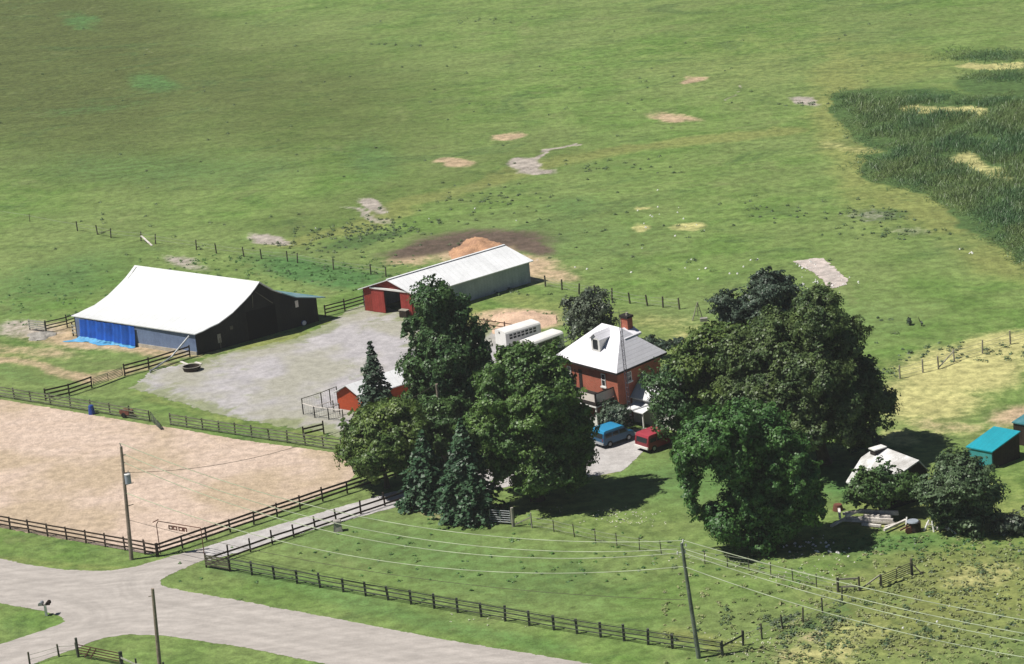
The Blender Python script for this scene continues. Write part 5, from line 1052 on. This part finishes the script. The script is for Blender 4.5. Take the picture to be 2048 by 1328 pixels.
# loose stones: countless small ones
def stones(name, label, spots, seed, mat='stone', smin=.06, smax=.17):
    rs = np.random.default_rng(seed); mb = MB()
    for (cx, cy, ru, rv, n) in spots:
        for k in range(n):
            q = G(cx+rs.normal()*ru*.5, cy+rs.normal()*rv*.5); r_ = rs.uniform(smin, smax); mb.tube(q-[0, 0, .05], q+[rs.normal()*.05, 0, r_*.8], r_, r_*.55, 6)
    o = mb.build(name, M[mat]); setp(o, label, kind="stuff"); return o
stones("field_stones", "pale stones scattered in the pasture", [(1655, 568, 60, 14, 26), (1610, 530, 40, 10, 12), (1300, 440, 140, 40, 14), (1150, 520, 200, 60, 8), (1940, 500, 60, 12, 5), (1450, 530, 120, 20, 10), (1620, 1090, 60, 12, 22), (1680, 1105, 60, 10, 12), (1000, 455, 300, 60, 6), (1920, 1230, 160, 60, 4)], 4, 'white_paint')
# ------------------------------------------------------------------ ground cover
def tufts(name, label, mat, spots, seed, size=(.25, .6), leaf=.16, per=16, tall=1.0):
    """spots: (u, v, ru, rv, n): clumps scattered about a picture point on the ground"""
    rs = np.random.default_rng(seed); C = []; Nn = []
    for (cx, cy, ru, rv, n) in spots:
        for k in range(n):
            q = P(cx+np.clip(rs.normal(), -2, 2)*ru*.5, cy+np.clip(rs.normal(), -2, 2)*rv*.5); r_ = rs.uniform(*size)**1.0; d = rs.normal(size=(per, 3)); d[:, 2] = abs(d[:, 2]); d /= np.linalg.norm(d, axis=1, keepdims=True)
            C.append(q+d*r_*rs.uniform(.4, 1, (per, 1))*np.array([1, 1, tall])); Nn.append((lambda e: e/np.linalg.norm(e, axis=1, keepdims=True))(d*.6+np.array([-.3, -.1, .9])))
    o = quads_obj(name, leaf_quads(np.concatenate(C), np.concatenate(Nn), leaf, rs), M[mat]); setp(o, label, kind="stuff"); return o
tufts("field_weeds", "dark weed tufts scattered over the pasture", 'weed', [(620, 492, 120, 14, 40), (700, 468, 110, 16, 70), (770, 455, 110, 16, 60), (830, 445, 160, 30, 22), (990, 396, 110, 12, 26), (1000, 400, 240, 50, 26), (1250, 332, 130, 14, 26), (1560, 425, 120, 26, 24), (1740, 430, 90, 16, 40), (1800, 465, 140, 14, 30),
   (960, 40, 140, 10, 14), (800, 90, 60, 6, 10), (1300, 100, 700, 140, 26), (500, 130, 500, 120, 26), (1150, 250, 600, 120, 26), (560, 330, 500, 120, 20), (1500, 500, 500, 120, 24), (1700, 650, 300, 60, 10), (300, 450, 400, 60, 20), (640, 545, 300, 30, 24), (1100, 480, 260, 60, 18), (1608, 205, 50, 10, 12), (950, 585, 150, 10, 20), (1930, 705, 260, 20, 60), (1760, 745, 60, 10, 24)], 21, (.15, .5), .17, 14)
tufts("long_grass", "long green grass clumps in pasture and verges", 'leaf_pasture', [(640, 548, 330, 36, 260), (110, 590, 260, 60, 110), (480, 600, 80, 20, 0), (1800, 1090, 260, 30, 160), (980, 640, 200, 20, 60), (400, 520, 120, 10, 30), (860, 1120, 500, 80, 60), (1200, 1120, 400, 60, 60), (700, 880, 60, 8, 20), (960, 1045, 120, 14, 30)], 22, (.12, .35), .15, 10)
tufts("bank_weeds", "mixed rough weeds on the bank in the lower right corner", 'bankweed', [(1850, 1240, 520, 130, 800), (1990, 1130, 240, 70, 260), (1700, 1290, 260, 60, 220), (1760, 1175, 200, 30, 80)], 23, (.15, .42), .15, 11)
tufts("bank_shrubs", "darker low shrubs on the bank in the lower right corner", 'weed', [(1850, 1240, 500, 130, 45), (1990, 1130, 220, 60, 14), (1650, 1270, 260, 50, 30), (1590, 1245, 140, 20, 30)], 24, (.25, .6), .17, 22)
tufts("wildflowers", "white wildflowers dotted on the lawn and bank", 'flower', [(1250, 1030, 90, 16, 46), (1280, 1045, 90, 10, 20), (1150, 1020, 120, 8, 12), (1500, 1120, 240, 18, 40), (1590, 1150, 100, 12, 30), (1520, 1300, 120, 16, 14), (1700, 1165, 60, 10, 10), (1450, 1280, 90, 14, 20), (960, 1240, 100, 14, 8)], 25, (.05, .16), .09, 4)
# cattail bed: thin upright blades, leaning a little
rs = np.random.default_rng(31); V = []
RP = np.array([(1663, 188), (1700, 178), (1760, 188), (1860, 184), (1960, 190), (2110, 186), (2110, 560), (2055, 535), (2020, 505), (1980, 475), (1950, 440), (1900, 420), (1860, 395), (1800, 372), (1740, 360), (1712, 338), (1722, 315), (1770, 300), (1735, 288), (1700, 262), (1690, 235), (1668, 215)], float)
gaps = [(1875, 216, 80, 7), (1925, 219, 55, 9), (1930, 318, 42, 14), (1975, 338, 42, 14), (1770, 282, 32, 8), (1960, 275, 30, 6), (2010, 360, 40, 6)]
ub, vb = rs.uniform(1655, 2110, 24000), rs.uniform(176, 562, 24000)
wob = 7*np.sin(vb*.21)+5*np.sin(vb*.57+ub*.05); sd_ = seg_dist(ub+wob, vb*2.2+4*np.sin(ub*.15), [(a, b_*2.2) for a, b_ in RP])
pn = np.sin(ub*.043+1)*np.cos(vb*.11)+.6*np.sin(ub*.11+vb*.2)
keep = (sd_ > rs.normal(size=len(ub))*11) & (rs.uniform(size=len(ub)) < .42+.34*pn)
for g in gaps: keep &= ((ub-g[0])/g[2])**2+((vb-g[1])/g[3])**2 > 1+rs.normal(size=len(ub))*.3
u2, v2 = 1985+rs.normal(size=380)*55, 112+rs.normal(size=380)*6; u3, v3 = 2010+rs.normal(size=260)*40, 152+rs.normal(size=260)*6
Q = [P(a, b_) for a, b_ in zip(np.concatenate([ub[keep], u2, u3]), np.concatenate([vb[keep], v2, v3]))]
Q = np.array(Q); n = len(Q); HQ = np.concatenate([np.clip(sd_[keep]/45, .25, 1), np.full(640, .38)])
for k in range(9):
    a_ = rs.uniform(0, 6.28, n); h_ = rs.uniform(.3, .95, n)*HQ; wv = rs.uniform(.025, .07, n); b0 = Q+np.stack([rs.normal(size=n)*.5, rs.normal(size=n)*.5, np.zeros(n)], 1)
    sdv = np.stack([np.cos(a_)*wv, np.sin(a_)*wv, np.zeros(n)], 1); tp_ = b0+np.stack([rs.normal(size=n)*.4+.1, rs.normal(size=n)*.4+.25, h_], 1); V.append(np.stack([b0-sdv, b0+sdv, tp_+sdv*.35, tp_-sdv*.35], 1).reshape(-1, 3))
o = quads_obj("cattail_reeds", np.concatenate(V), M['reed']); setp(o, "dense dark green cattail bed", kind="stuff")

# ------------------------------------------------------------------ haze
mb = MB(); x0, x1, y0, y1 = -3200, 3200, -2900, 3600
mb.hexa([(x0, y0, -1), (x1, y0, -1), (x1, y1, -1), (x0, y1, -1)], [(x0, y0, 110), (x1, y0, 110), (x1, y1, 110), (x0, y1, 110)])
hm = bpy.data.materials.new("haze"); hm.use_nodes = True; hm.node_tree.nodes.clear()
ho = hm.node_tree.nodes.new("ShaderNodeOutputMaterial"); hv = hm.node_tree.nodes.new("ShaderNodeVolumePrincipled")
hv.inputs["Color"].default_value = (0.93, 0.95, 0.92, 1); hv.inputs["Density"].default_value = 0.00014; hv.inputs["Anisotropy"].default_value = 0.2
hm.node_tree.links.new(hv.outputs[0], ho.inputs["Volume"])
hz = mb.build("haze", hm); setp(hz, "thin summer haze", kind="stuff")
